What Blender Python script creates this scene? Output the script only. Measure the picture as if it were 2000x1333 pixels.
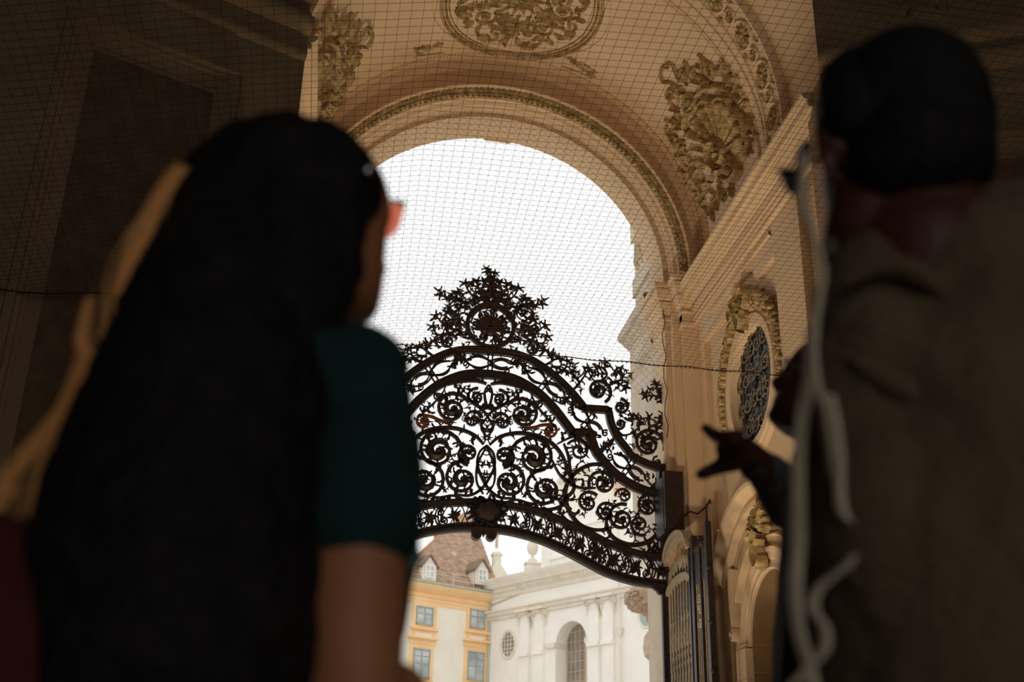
import bpy, bmesh, math, random
import numpy as np
from mathutils import Vector, noise
PI = math.pi
rnd = random.Random(7)
SC = bpy.context.scene
COL = SC.collection
for o in list(bpy.data.objects): bpy.data.objects.remove(o)

# ------------------------------------------------------------------ camera, sky, light
FPX, PIT, ROL, YAW, CAMZ = 2300.0, .41726, .02539, .1438, .85
cF = np.array([math.sin(YAW)*math.cos(PIT), math.cos(YAW)*math.cos(PIT), math.sin(PIT)])
_R = np.array([math.cos(YAW), -math.sin(YAW), 0]); _U = np.cross(_R, cF)
cR = math.cos(ROL)*_R + math.sin(ROL)*_U
cU = -math.sin(ROL)*_R + math.cos(ROL)*_U
cO = np.array([0, 0, CAMZ])
cd = bpy.data.cameras.new('camera'); cam = bpy.data.objects.new('camera', cd); COL.objects.link(cam)
from mathutils import Matrix
M4 = Matrix(((cR[0], cU[0], -cF[0], 0), (cR[1], cU[1], -cF[1], 0), (cR[2], cU[2], -cF[2], CAMZ), (0, 0, 0, 1)))
cam.matrix_world = M4
cd.lens = FPX/2000*36; cd.sensor_width = 36; cd.clip_end = 600; cd.clip_start = .05
cd.dof.use_dof = True; cd.dof.focus_distance = 11.8; cd.dof.aperture_fstop = 2.7
SC.camera = cam

w = bpy.data.worlds.new('sky'); SC.world = w; w.use_nodes = True
nt = w.node_tree; bg = nt.nodes['Background']
tc = nt.nodes.new('ShaderNodeTexCoord'); nz = nt.nodes.new('ShaderNodeTexNoise'); rp = nt.nodes.new('ShaderNodeValToRGB')
nz.inputs['Scale'].default_value = 2.2; nz.inputs['Detail'].default_value = 5
nt.links.new(tc.outputs['Generated'], nz.inputs['Vector']); nt.links.new(nz.outputs['Fac'], rp.inputs['Fac'])
rp.color_ramp.elements[0].position = .3; rp.color_ramp.elements[0].color = (.87, .87, .88, 1)
rp.color_ramp.elements[1].position = .7; rp.color_ramp.elements[1].color = (1, .995, .985, 1)
nt.links.new(rp.outputs['Color'], bg.inputs['Color']); bg.inputs['Strength'].default_value = 1.0

SC.view_settings.view_transform = 'Standard'; SC.view_settings.look = 'None'
SC.view_settings.gamma = 1; SC.view_settings.exposure = 0.3; SC.view_settings.use_curve_mapping = False
SC.cycles.max_bounces = 8; SC.cycles.diffuse_bounces = 6; SC.cycles.transparent_max_bounces = 8

# the overcast sky lights the square; inside, added fill lamps, out of view on the paving, brighten the vault
def added_fill_light(name, loc, target, sx, sy, power, col, spread=150):
    l = bpy.data.lights.new(name, 'AREA'); l.shape = 'RECTANGLE'; l.size = sx; l.size_y = sy
    l.energy = power; l.color = col; l.spread = math.radians(spread)
    o = bpy.data.objects.new(name, l); COL.objects.link(o); o.location = loc
    o.rotation_euler = (Vector(target)-Vector(loc)).to_track_quat('-Z', 'Y').to_euler()
    return o
WARM = (1, .82, .58)
ADDED_FILLS = [((2.1, 10.9, .42), (2.1, 16.2, 12.5), 62), ((3.2, 15.2, .42), (3.0, 11.6, 12.5), 19), ((.9, 15.2, .42), (1.0, 11.6, 12.5), 19), ((-.2, 12.2, .42), (5.2, 13.4, 7.5), 5)]
for loc_, tg_, pw_ in ADDED_FILLS: added_fill_light('added_fill_light', loc_, tg_, .5, .35, pw_, WARM, 95)

# ------------------------------------------------------------------ pixel <-> world helpers (rays of the camera met with real planes)
def ray(x, y): return cF + cR*(x-1000)/FPX - cU*(y-666.5)/FPX
def onY(x, y, Y): d = ray(x, y); return cO + d*Y/d[1]
def onX(x, y, X): d = ray(x, y); return cO + d*X/d[0]
def wp(x, y, dep): return Vector(cO + ray(x, y)*dep)
def onLine(x, y, P, a):
    n = np.array([-math.sin(a), math.cos(a), 0]); d = ray(x, y)
    t = (n[0]*P[0]+n[1]*P[1])/(n@d); q = cO+d*t
    return (q[0]-P[0])*math.cos(a)+(q[1]-P[1])*math.sin(a), q[2]

# ------------------------------------------------------------------ materials
def mat(name, c1, c2=None, scale=6, rough=.85, bump=.0, bscale=40, metal=0.0, detail=4, spec=.3, sheen=0):
    m = bpy.data.materials.new(name); m.use_nodes = True; t = m.node_tree; b = t.nodes['Principled BSDF']
    b.inputs['Roughness'].default_value = rough; b.inputs['Metallic'].default_value = metal
    b.inputs['Specular IOR Level'].default_value = spec
    g = t.nodes.new('ShaderNodeTexCoord')
    if c2 is None: c2 = c1
    n = t.nodes.new('ShaderNodeTexNoise'); n.inputs['Scale'].default_value = scale; n.inputs['Detail'].default_value = detail
    r = t.nodes.new('ShaderNodeValToRGB'); r.color_ramp.elements[0].position = .35; r.color_ramp.elements[1].position = .65
    r.color_ramp.elements[0].color = (*c1, 1); r.color_ramp.elements[1].color = (*c2, 1)
    t.links.new(g.outputs['Object'], n.inputs['Vector']); t.links.new(n.outputs['Fac'], r.inputs['Fac'])
    t.links.new(r.outputs['Color'], b.inputs['Base Color'])
    if bump:
        n2 = t.nodes.new('ShaderNodeTexNoise'); n2.inputs['Scale'].default_value = bscale; n2.inputs['Detail'].default_value = 3
        bp = t.nodes.new('ShaderNodeBump'); bp.inputs['Strength'].default_value = bump; bp.inputs['Distance'].default_value = .02
        t.links.new(g.outputs['Object'], n2.inputs['Vector']); t.links.new(n2.outputs['Fac'], bp.inputs['Height'])
        t.links.new(bp.outputs['Normal'], b.inputs['Normal'])
    return m
def glass(name, col, rough=.1):
    m = mat(name, col, rough=rough, spec=.6); return m
S_CREAM = mat('cream_plaster', (.72, .53, .34), (.78, .58, .38), 1.3, .9, .15, 60)
S_WALL = mat('cream_stone', (.70, .51, .32), (.78, .58, .37), 1.1, .9, .2, 50)
S_GOLD = mat('ochre_stucco', (.30, .20, .085), (.60, .43, .21), 9, .75, .5, 45)
S_PIER = mat('shaded_pier_stone', (.27, .175, .09), (.34, .23, .125), 1.5, .9, .3, 40)  # kept dark so the rotunda's shade sits in the stone colour
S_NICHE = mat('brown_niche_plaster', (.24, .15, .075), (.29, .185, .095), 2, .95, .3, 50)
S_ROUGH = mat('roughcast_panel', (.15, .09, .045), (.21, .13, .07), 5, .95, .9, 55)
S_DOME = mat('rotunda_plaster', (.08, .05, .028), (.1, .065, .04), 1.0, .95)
S_FLOOR = mat('granite_paving', (.42, .34, .25), (.5, .42, .32), 3, .8, .2, 30)
S_PLAZA = mat('plaza_paving', (.5, .48, .44), (.58, .56, .52), 1, .85)
S_IRON = mat('wrought_iron', (.022, .013, .009), (.042, .025, .017), 14, .5, .25, 60, .3, spec=.5)
S_RUST = mat('rusted_iron', (.2, .06, .015), (.12, .04, .015), 12, .8, .3, 60)
S_PALEIRON = mat('weathered_pale_iron', (.27, .215, .15), (.15, .115, .08), 20, .6, .3, 60)
S_LEAFIRON = mat('daylit_pale_iron', (.52, .44, .33), (.38, .31, .22), 20, .6, .3, 60)  # pale tone puts the daylight caught by the bars into the colour
S_NET = mat('net_twine', (.05, .03, .018), None, 5, .9)
S_HAIR = mat('black_hair', (.006, .005, .005), (.012, .010, .009), 30, .6, .5, 120, spec=.15)
S_STRAND = mat('backlit_hair_strands', (.85, .42, .14), (.75, .36, .12), 30, .6, spec=.3)  # backlight on the loose hair is painted in as this gold
S_SKIN_W = mat('skin', (.42, .17, .07), (.36, .14, .06), 8, .55)
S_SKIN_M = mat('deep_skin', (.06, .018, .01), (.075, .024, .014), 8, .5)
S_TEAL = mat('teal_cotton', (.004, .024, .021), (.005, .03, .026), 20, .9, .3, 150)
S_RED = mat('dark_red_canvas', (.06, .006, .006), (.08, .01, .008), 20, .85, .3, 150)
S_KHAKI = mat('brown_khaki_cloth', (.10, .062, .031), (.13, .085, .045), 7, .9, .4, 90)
S_CREAMCLOTH = mat('cream_cloth', (.58, .46, .33), (.66, .54, .39), 10, .9)
S_GREYBLUE = mat('grey_blue_cloth', (.05, .055, .06), (.07, .075, .08), 20, .9, .3, 120)
S_BLACK = mat('black_plastic', (.01, .01, .01), None, 5, .55, spec=.2)
S_SILVER = mat('polished_silver', (.8, .78, .74), None, 5, .2, metal=1)

def lens_mat():
    m = bpy.data.materials.new('pink_lens'); m.use_nodes = True; t = m.node_tree
    b = t.nodes['Principled BSDF']; b.inputs['Base Color'].default_value = (.85, .22, .12, 1)
    b.inputs['Transmission Weight'].default_value = .75; b.inputs['Roughness'].default_value = .3; b.inputs['IOR'].default_value = 1.05
    return m
S_LENS = lens_mat()

def masonry(name, c1, c2, mortar, bw, bh, msize=.01, rough=.9):
    m = bpy.data.materials.new(name); m.use_nodes = True; t = m.node_tree; b = t.nodes['Principled BSDF']; b.inputs['Roughness'].default_value = rough
    g = t.nodes.new('ShaderNodeTexCoord'); k = t.nodes.new('ShaderNodeTexBrick')
    k.inputs['Color1'].default_value = (*c1, 1); k.inputs['Color2'].default_value = (*c2, 1); k.inputs['Mortar'].default_value = (*mortar, 1)
    k.inputs['Brick Width'].default_value = bw; k.inputs['Row Height'].default_value = bh; k.inputs['Mortar Size'].default_value = msize
    k.inputs['Scale'].default_value = 1
    t.links.new(g.outputs['UV'], k.inputs['Vector']); 
    n = t.nodes.new('ShaderNodeTexNoise'); n.inputs['Scale'].default_value = 1.2; n.inputs['Detail'].default_value = 8
    mx = t.nodes.new('ShaderNodeMix'); mx.data_type = 'RGBA'; mx.blend_type = 'MULTIPLY'; mx.inputs['Factor'].default_value = .75
    r = t.nodes.new('ShaderNodeValToRGB'); r.color_ramp.elements[0].position = .3; r.color_ramp.elements[1].position = .62
    r.color_ramp.elements[0].color = (.55, .5, .48, 1); r.color_ramp.elements[1].color = (1.1, 1.1, 1.1, 1)
    t.links.new(g.outputs['UV'], n.inputs['Vector']); t.links.new(n.outputs['Fac'], r.inputs['Fac'])
    t.links.new(k.outputs['Color'], mx.inputs['A']); t.links.new(r.outputs['Color'], mx.inputs['B']); t.links.new(mx.outputs['Result'], b.inputs['Base Color'])
    return m
S_TILES = masonry('roof_tiles', (.56, .37, .25), (.42, .27, .18), (.27, .18, .13), .7, .38, .04)

# ------------------------------------------------------------------ mesh builder
class MB:
    def __init__(s): s.v = []; s.f = []; s.uv = None
    def add(s, vs, fs):
        n = len(s.v); s.v += [tuple(p) for p in vs]; s.f += [tuple(i+n for i in f) for f in fs]
    def quad(s, a, b, c, d): s.add([a, b, c, d], [(0, 1, 2, 3)])
    def box(s, x0, x1, y0, y1, z0, z1, mp=None):
        vs = [(x, y, z) for z in (z0, z1) for y in (y0, y1) for x in (x0, x1)]
        if mp: vs = [mp(*p) for p in vs]
        s.add(vs, [(0, 2, 3, 1), (4, 5, 7, 6), (0, 1, 5, 4), (2, 6, 7, 3), (0, 4, 6, 2), (1, 3, 7, 5)])
    def grid(s, rows, closed=False):
        n = len(rows[0]); vs = [p for r in rows for p in r]; fs = []
        for i in range(len(rows)-1):
            for j in range(n if closed else n-1):
                k = (j+1) % n; fs.append((i*n+j, i*n+k, (i+1)*n+k, (i+1)*n+j))
        s.add(vs, fs)
    def loft(s, rows, caps=True):
        s.grid(rows, True)
        if caps:
            n = len(rows[0]); b = len(s.v)-len(rows)*n
            s.f.append(tuple(b+j for j in reversed(range(n)))); e = b+(len(rows)-1)*n
            s.f.append(tuple(e+j for j in range(n)))
    def tube(s, pts, r, n=6, caps=True):
        pts = [Vector(p) for p in pts]; rows = []; up = None
        for i, p in enumerate(pts):
            t = (pts[min(i+1, len(pts)-1)]-pts[max(i-1, 0)]).normalized()
            if up is None: up = Vector((0, 0, 1)) if abs(t.z) < .9 else Vector((1, 0, 0))
            a = t.cross(up)
            if a.length < 1e-4: a = t.orthogonal()
            a.normalize(); b = a.cross(t).normalized(); up = b
            rr = r[i] if isinstance(r, (list, tuple)) else r
            rows.append([tuple(p+a*rr*math.cos(2*PI*k/n)+b*rr*math.sin(2*PI*k/n)) for k in range(n)])
        s.loft(rows, caps)
    def ball(s, c, r, nu=12, nv=8, sc=(1, 1, 1)):
        rows = []
        for i in range(nv+1):
            a = -PI/2+PI*i/nv; a = max(-PI/2+.02, min(PI/2-.02, a))
            rows.append([(c[0]+r*sc[0]*math.cos(a)*math.cos(2*PI*k/nu), c[1]+r*sc[1]*math.cos(a)*math.sin(2*PI*k/nu), c[2]+r*sc[2]*math.sin(a)) for k in range(nu)])
        s.loft(rows)
    def capsules(s, ch, n=20):
        # ch: list of (point, radius); a smooth chain of balls and cones
        for (p, r), (q, r2) in zip(ch[:-1], ch[1:]):
            p = Vector(p); q = Vector(q); s.tube([p, q], [r, r2], n)
        for p, r in ch: s.ball(p, r, n, n//2)
    def revolve(s, prof, c, n=20):
        s.loft([[(c[0]+r*math.cos(2*PI*k/n), c[1]+r*math.sin(2*PI*k/n), c[2]+z) for k in range(n)] for r, z in prof])
    # flat-design strokes: 2D points with widths, mapped by mp(u, v, h)
    def stroke(s, pts, wd, h, mp, sec='ridge', h0=0, closed=False):
        n = len(pts); rows = []
        S = {'ridge': [(-1, 0), (-.72, .62), (0, 1), (.72, .62), (1, 0)], 'box': [(-1, -.5), (1, -.5), (1, .5), (-1, .5)], 'dia': [(-1, 0), (0, -.5), (1, 0), (0, .5)],
             'flat': [(-1, 0), (-.9, 1), (.9, 1), (1, 0)]}[sec]
        for i in range(n):
            if closed: a, b = pts[i-1], pts[(i+1) % n]
            else: a, b = pts[max(i-1, 0)], pts[min(i+1, n-1)]
            tx, ty = b[0]-a[0], b[1]-a[1]; L = math.hypot(tx, ty) or 1; nx, ny = -ty/L, tx/L
            ww = wd[i] if isinstance(wd, (list, tuple)) else wd
            hh = h[i] if isinstance(h, (list, tuple)) else h
            rows.append([mp(pts[i][0]+nx*ww*q[0], pts[i][1]+ny*ww*q[0], h0+hh*q[1]) for q in S])
        if closed: rows.append(rows[0])
        if sec in ('box', 'dia'): s.loft(rows, not closed)
        else: s.grid(rows)
    def blob(s, u, v, r, h, mp, n=8, asp=1, ang=0):
        rows = []
        for k, (a, b) in enumerate(((1, 0), (.85, .55), (.5, .88), (.05, 1))):
            rows.append([mp(u+r*a*(math.cos(t)*math.cos(ang)-asp*math.sin(t)*math.sin(ang)), v+r*a*(math.cos(t)*math.sin(ang)+asp*math.sin(t)*math.cos(ang)), h*b) for t in [2*PI*j/n for j in range(n)]])
        s.loft(rows)
    def leaf(s, u, v, ang, L, mp, h, sec='ridge', lobes=2, curl=None, h0=0, wide=.16):
        if curl is None: curl = rnd.uniform(-1, 1)
        n = 6; P = []; a = ang
        x, y = u, v
        for i in range(n):
            P.append((x, y)); x += math.cos(a)*L/(n-1); y += math.sin(a)*L/(n-1); a += curl*.35
        W = [L*wide*q for q in (.45, .8, 1, .85, .55, .12)]
        s.stroke(P, W, [h*q for q in (.6, 1, 1, .9, .7, .3)], mp, sec, h0)
        for k in range(lobes):
            i = 1+k*2 if lobes < 4 else 1+k
            i = min(i, n-2)
            for sd in (-1, 1):
                aa = math.atan2(P[i+1][1]-P[i][1], P[i+1][0]-P[i][0])+sd*(1.0-.12*k)
                l2 = L*(.42-.06*k); q = [(P[i][0]+math.cos(aa+sd*-.25*j)*l2*j/3, P[i][1]+math.sin(aa+sd*-.25*j)*l2*j/3) for j in range(4)]
                s.stroke(q, [L*wide*z for z in (.6, .65, .45, .08)], [h*z for z in (.8, .8, .6, .2)], mp, sec, h0)
    def obj(s, name, m, parent=None, smooth=True, fix=True):
        me = bpy.data.meshes.new(name); me.from_pydata(s.v, [], s.f)
        if fix:
            bm = bmesh.new(); bm.from_mesh(me); bmesh.ops.recalc_face_normals(bm, faces=bm.faces); bm.to_mesh(me); bm.free()
        me.materials.append(m)
        if smooth:
            me.polygons.foreach_set('use_smooth', [True]*len(me.polygons))
            try: me.set_sharp_from_angle(angle=math.radians(38))
            except Exception: pass
        me.update(); o = bpy.data.objects.new(name, me); COL.objects.link(o)
        if parent is not None: o.parent = parent
        return o

def smooth2(pts, k=4, closed=False):
    P = [np.array(p, float) for p in pts]; n = len(P); out = []
    for i in range(n if closed else n-1):
        if closed: a, b, c, d = P[i-1], P[i], P[(i+1) % n], P[(i+2) % n]
        else: a, b, c, d = P[max(i-1, 0)], P[i], P[i+1], P[min(i+2, n-1)]
        for j in range(k):
            t = j/k; out.append(tuple(.5*((2*b)+(-a+c)*t+(2*a-5*b+4*c-d)*t*t+(-a+3*b-3*c+d)*t**3)))
    if not closed: out.append(tuple(P[-1]))
    return out
def arc(cx, cy, rx, ry, a0, a1, n=24): return [(cx+rx*math.cos(a0+(a1-a0)*i/n), cy+ry*math.sin(a0+(a1-a0)*i/n)) for i in range(n+1)]
def spiral(cx, cy, R0, R1, a0, turns, n=None):
    n = n or int(14*abs(turns))+8; out = []
    for i in range(n+1):
        t = i/n; r = R1+(R0-R1)*(1-t)**1.15; a = a0+2*PI*turns*t; out.append((cx+r*math.cos(a), cy+r*math.sin(a)))
    return out

def tag(o, label, cat=None, group=None, kind=None):
    if label: o['label'] = label
    if cat: o['category'] = cat
    if group: o['group'] = group
    if kind: o['kind'] = kind
    return o
def struct(o): o['kind'] = 'structure'; return o
def thing(name, label, cat, loc=(0, 0, 0), group=None):
    o = bpy.data.objects.new(name, None); COL.objects.link(o); o.location = loc; o.empty_display_size = .2
    return tag(o, label, cat, group)
def part(mb, name, m, th, **k):
    o = mb.obj(name, m, None, **k); par = th; base = Vector((0, 0, 0)); q = th
    while q is not None: base += q.location; q = q.parent
    for v in o.data.vertices: v.co -= base
    o.parent = th; return o

def sweep(mb, path, prof, side=1, closed=False):
    # path: plan polyline; prof: (out, z); out is measured to the left (side=1) or right of travel
    n = len(path); rows = []
    for i in range(n):
        a = np.array(path[max(i-1, 0)] if not closed else path[i-1], float); b = np.array(path[i], float); c = np.array(path[min(i+1, n-1)] if not closed else path[(i+1) % n], float)
        d1 = b-a; d2 = c-b
        if np.hypot(*d1) < 1e-9: d1 = d2
        if np.hypot(*d2) < 1e-9: d2 = d1
        d1 = d1/np.hypot(*d1); d2 = d2/np.hypot(*d2)
        n1 = np.array([-d1[1], d1[0]])*side; n2 = np.array([-d2[1], d2[0]])*side
        m = n1+n2; m = m/max(1e-6, (m@m))*2 if m@m > 1e-6 else n1
        rows.append([(b[0]+m[0]*o, b[1]+m[1]*o, z) for o, z in prof])
    if closed: rows.append(rows[0])
    mb.grid(rows)
# ================================================================== THE SETTING
XM = 2.1            # middle of the passage
XR, XL = 5.2, -1.0
VC, VZ, VR = 2.02, 9.82, 3.31     # vault axis and radius
AX, AZ = 2.016, 9.42              # portal arch centre
def vmap(u, v, h):
    R = VR-h; q = VR*PI/2
    if abs(u) > q: return (VC+math.copysign(R, u), v, VZ-(abs(u)-q))
    t = u/VR; return (VC+R*math.sin(t), v, VZ+R*math.cos(t))
def onV(px, py):
    d = ray(px, py); o = cO-np.array([VC, 0, VZ]); a = d[0]**2+d[2]**2; b = 2*(o[0]*d[0]+o[2]*d[2]); c = o[0]**2+o[2]**2-VR**2
    t = (-b+math.sqrt(max(0, b*b-4*a*c)))/2/a; q = cO+d*t
    return (math.atan2(q[0]-VC, q[2]-VZ)*VR, q[1])
QU = VR*PI/2
def mirror_x(fn):  # mirrored about the passage axis
    return lambda u, v, h: (lambda p: (2*XM-p[0], p[1], p[2]))(fn(u, v, h))

# floor and plaza
m = MB(); m.box(-10, 14, -10, 17.2, -.3, 0); struct(m.obj('floor', S_FLOOR, smooth=False))
m = MB(); m.box(-90, 140, 17.2, 200, -.3, -.02); o = m.obj('floor', S_PLAZA, smooth=False); struct(o)

# vault
m = MB(); us = [-QU-.75]+[QU*(-1+2*i/72) for i in range(73)]+[QU+.75]
for a, b in ((10.8, 12.1), (12.1, 12.7), (12.7, 16.0)):
    m.grid([[vmap(u, a+(b-a)*j/4, 0) for u in us] for j in range(5)])
m.grid([[vmap(u, 10.8, h) for u in us] for h in (0, -.5)]); m.grid([[vmap(u, y, -.5) for u in us] for y in (10.8, 16.6)])
struct(m.obj('ceiling', S_CREAM))

def arch_pts(r, y, zb, n=56):
    P = [(AX+r, y, zb)]
    for i in range(n+1):
        a = PI*i/n; P.append((AX+r*math.cos(a), y, AZ+r*math.sin(a)))
    P.append((AX-r, y, zb)); return P
# front wall: tympanum with the arch cut out
m = MB(); inn = arch_pts(3.0, 16.0, 9.1); out = []
for i, p in enumerate(inn):
    if i == 0: out.append((VC+3.6, 16.0, 9.1))
    elif i == len(inn)-1: out.append((VC-3.6, 16.0, 9.1))
    else:
        a = PI*(i-1)/56; out.append((VC+3.6*math.cos(a), 16.0, VZ+3.6*math.sin(a)))
m.grid([inn, out]); 
for sg in (1, -1):
    x0, x1 = (AX+2.96*sg, AX+3.6*sg)
    m.box(min(x0, x1), max(x0, x1), 16.0, 17.0, 0, 9.12)
m.grid([arch_pts(2.95, 17.0, 9.1), [(x*1.0+(x-AX)*.9, 17.0, z+max(0, z-AZ)*.9) for x, y, z in arch_pts(2.95, 17, 9.1)]])
struct(m.obj('wall_front', S_WALL))
# archivolt mouldings
def arch_rev(prof, zb=9.3):
    mb = MB(); mb.grid([[p for p in arch_pts(r, y, zb)] for r, y in prof]); return mb
m = arch_rev([(3.16, 16.0), (3.13, 15.9), (3.11, 15.85), (3.08, 15.83), (3.06, 15.84), (3.055, 15.87)]); tr = m.obj('trim_1', S_CREAM); struct(tr)
m = arch_rev([(3.055, 15.87), (3.04, 15.9), (2.975, 16.02), (2.97, 16.05)])
# guilloche of small scales on the ornate ring
def rmap(u, v, h):   # u angle*3, v across the sloping ring 0..1, h outwards
    a = u/3.0; r = 3.045-.07*v-h*.7; y = 15.89+.13*v-h*.7
    return (AX+r*math.cos(a), y, AZ+r*math.sin(a))
N = 104
for i in range(N):
    u = 3*PI*(i+.5)/N
    for v, s_ in ((.25, .036), (.72, .03)):
        uu = u+(0 if v < .5 else .045)
        pts = [(uu+s_*math.cos(t), v+s_*9*math.sin(t)) for t in [PI*2*k/7 for k in range(7)]]
        m.stroke(pts, .009, .03, rmap, 'ridge', 0, True)
        m.blob(uu, v, .016, .034, lambda a, b, c, v=v: rmap(a, v+(b-v)*9, c), 6)
struct(m.obj('trim_2', S_GOLD))
m = arch_rev([(2.97, 16.05), (2.955, 16.05), (2.95, 16.09), (2.93, 16.12), (2.9, 16.13), (2.885, 16.15), (2.885, 16.19), (2.87, 16.2), (2.855, 16.22), (2.85, 16.3), (2.77, 16.3), (2.765, 16.33), (2.765, 16.95), (3.6, 16.95)]); struct(m.obj('trim_3', S_CREAM))
# ragged stones broken off at the outer edge of the soffit
m = MB()
for a, l in ((1.585, .16), (1.55, .1), (1.50, .2), (1.47, .1)):
    p = [AX+2.765*math.cos(a), 16.95, AZ+2.765*math.sin(a)]
    m.ball((p[0], p[1], p[2]), .075, 7, 5, (l/.1, .5, .45))
struct(m.obj('trim_4', S_WALL))

# bead mouldings and fine lines on the vault
def rib_line(y, w_, h_, u0=-QU-.5, u1=QU+.5, n=90): return [(u0+(u1-u0)*i/n, y) for i in range(n+1)]
m = MB()
m.stroke(rib_line(15.93, .02, .02), .03, .03, vmap); m.stroke(rib_line(15.79, .02, .02), .014, .02, vmap)
for i in range(190):
    u = -QU-.4+(2*QU+.8)*i/189; m.box(u-.016, u+.016, 15.82, 15.88, 0, .035, vmap)
for y in (15.62, 15.56):
    for sg in (1, -1): m.stroke([(sg*(1.15+(QU-.75)*i/50+.0), y) for i in range(51)], .012, .02, vmap)
for y in (13.2, 13.27, 12.98): m.stroke(rib_line(y, .02, .02), .014, .022 if y < 13.25 else .015, vmap)
# lower returns of the spandrel frames
for sg in (1, -1):
    m.stroke([(sg*(QU-.02+.28*math.sin(0)), 13.2+i*.24) for i in range(11)], .012, .02, vmap)
struct(m.obj('trim_5', S_CREAM))
# transverse rib: raised band
m = MB()
RB = .13
m.grid([[vmap(-QU-.6+(2*QU+1.2)*i/90, y, h) for i in range(91)] for y, h in ((12.72, 0), (12.70, RB), (12.66, RB), (12.64, RB-.025), (12.16, RB-.025), (12.14, RB), (12.1, RB), (12.08, 0))])
struct(m.obj('trim_6', S_CREAM))

# the ornament carried by the rib: rosettes in rings
def fl(m, u, v, r, h0, petals=8, mp=vmap):
    m.blob(u, v, r*.2, .06, lambda a, b, c: mp(a, b, c+h0))
    for k in range(petals):
        a = 2*PI*k/petals; m.leaf(u+math.cos(a)*r*.2, v+math.sin(a)*r*.2, a, r*.72, mp, .04, 'ridge', 1, 0, h0, .2)
def ringed(u, v, r, big):
    th = MB(); h0 = RB-.02
    th.stroke(arc(u, v, r, r, 0, 2*PI, 24)[:-1], .022, .035, vmap, 'ridge', h0, True); return th, h0
proto = None; cnt = 0; ORD = ['lowest', 'second', 'third', 'fourth', 'fifth', 'sixth', 'seventh', 'eighth', 'ninth', 'tenth', 'eleventh', 'twelfth']
for k in range(-7, 8):
    u = VR*math.radians(12.2*k+2.2)
    if abs(u) > QU+.1 or k < -4: continue
    for (uu, r, big) in ((u, .205, True), (u+VR*math.radians(6.1), .1, False)):
        if uu > QU+.05 or uu < -VR*.9: continue
        mb, h0 = ringed(uu, 12.4, r, big)
        nm = 'carved_rosette'
        kk = ORD[max(0, min(11, int((VR*math.radians(92)-uu)/(VR*math.radians(12.2)))))]
        e = thing(nm, ('large' if big else 'small')+' carved ring rosette on the vault rib, '+kk+' of its size up from right cornice', 'rosette', vmap(uu, 12.4, RB), 'carved rosettes along the vault rib')
        part(mb, 'ring', S_CREAM, e)
        f_ = MB(); fl(f_, uu, 12.4, r*.92, h0, 10 if big else 6); part(f_, 'flower', S_GOLD, e)
        if big:
            for sg in (1, -1):
                l = MB()
                for q in (-.5, 0, .5): l.leaf(uu+.2, 12.4+sg*.17, sg*(.9+q), .12, vmap, .03, 'ridge', 1, 0, h0, .2)
                part(l, 'leaf_spray', S_GOLD, e)
# dark hatched ornament on the flank towards the portal
m = MB()
for i in range(230):
    u = -QU*.6+(1.6*QU+.3)*i/229
    m.leaf(u, 12.73, rnd.uniform(.9, 2.2), .085, lambda a, b, c: vmap(a, 12.72+c, (b-12.73)*1.3), .02, 'ridge', 1, 0, 0, .22)
tag(m.obj('leaf_frieze', S_GOLD), 'narrow carved leaf frieze along the flank of the rosette rib', 'frieze')

# medallion at the crown
MU, MV = .09, 14.4
e = thing('ceiling_medallion', 'large oval stucco medallion with flower centre at the crown of the vault', 'medallion', vmap(MU, MV, 0))
m = MB()
el = lambda a, b, n=96: [(MU+a*math.cos(t), MV+b*math.sin(t)) for t in [2*PI*k/n for k in range(n)]]
m.stroke(el(1.27, 1.46), .03, .05, vmap, 'ridge', 0, True); m.stroke(el(1.14, 1.33), .012, .03, vmap, 'ridge', 0, True)
for k in range(150):
    t = 2*PI*k/150; m.blob(MU+1.2*math.cos(t), MV+1.39*math.sin(t), .026, .045, vmap, 6)
part(m, 'oval_frame', S_GOLD, e)
for a0, a1 in ((-.72, .9), (2.2, 3.9)): m = MB(); m.stroke(arc(MU, MV, 1.42, 1.36, a0, a1, 40), .012, .02, vmap); part(m, 'outer_line', S_CREAM, e)
m = MB(); m.stroke(arc(MU, MV, .1, .1, 0, 2*PI, 16)[:-1], .03, .06, vmap, 'ridge', 0, True); m.blob(MU, MV, .05, .08, vmap)
for k in range(14): a = 2*PI*k/14; m.leaf(MU+.11*math.cos(a), MV+.11*math.sin(a), a, .3, vmap, .06, 'ridge', 1, 0, 0, .13)
part(m, 'flower_centre', S_GOLD, e)
m = MB()
for q in range(90):
    a = rnd.uniform(0, 2*PI); r = rnd.uniform(.42, .95); m.leaf(MU+r*math.cos(a)*1.02, MV+r*math.sin(a)*1.18, rnd.uniform(0, 6.28), rnd.uniform(.1, .17), vmap, .06, 'ridge', 3, None, 0, .12)
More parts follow.
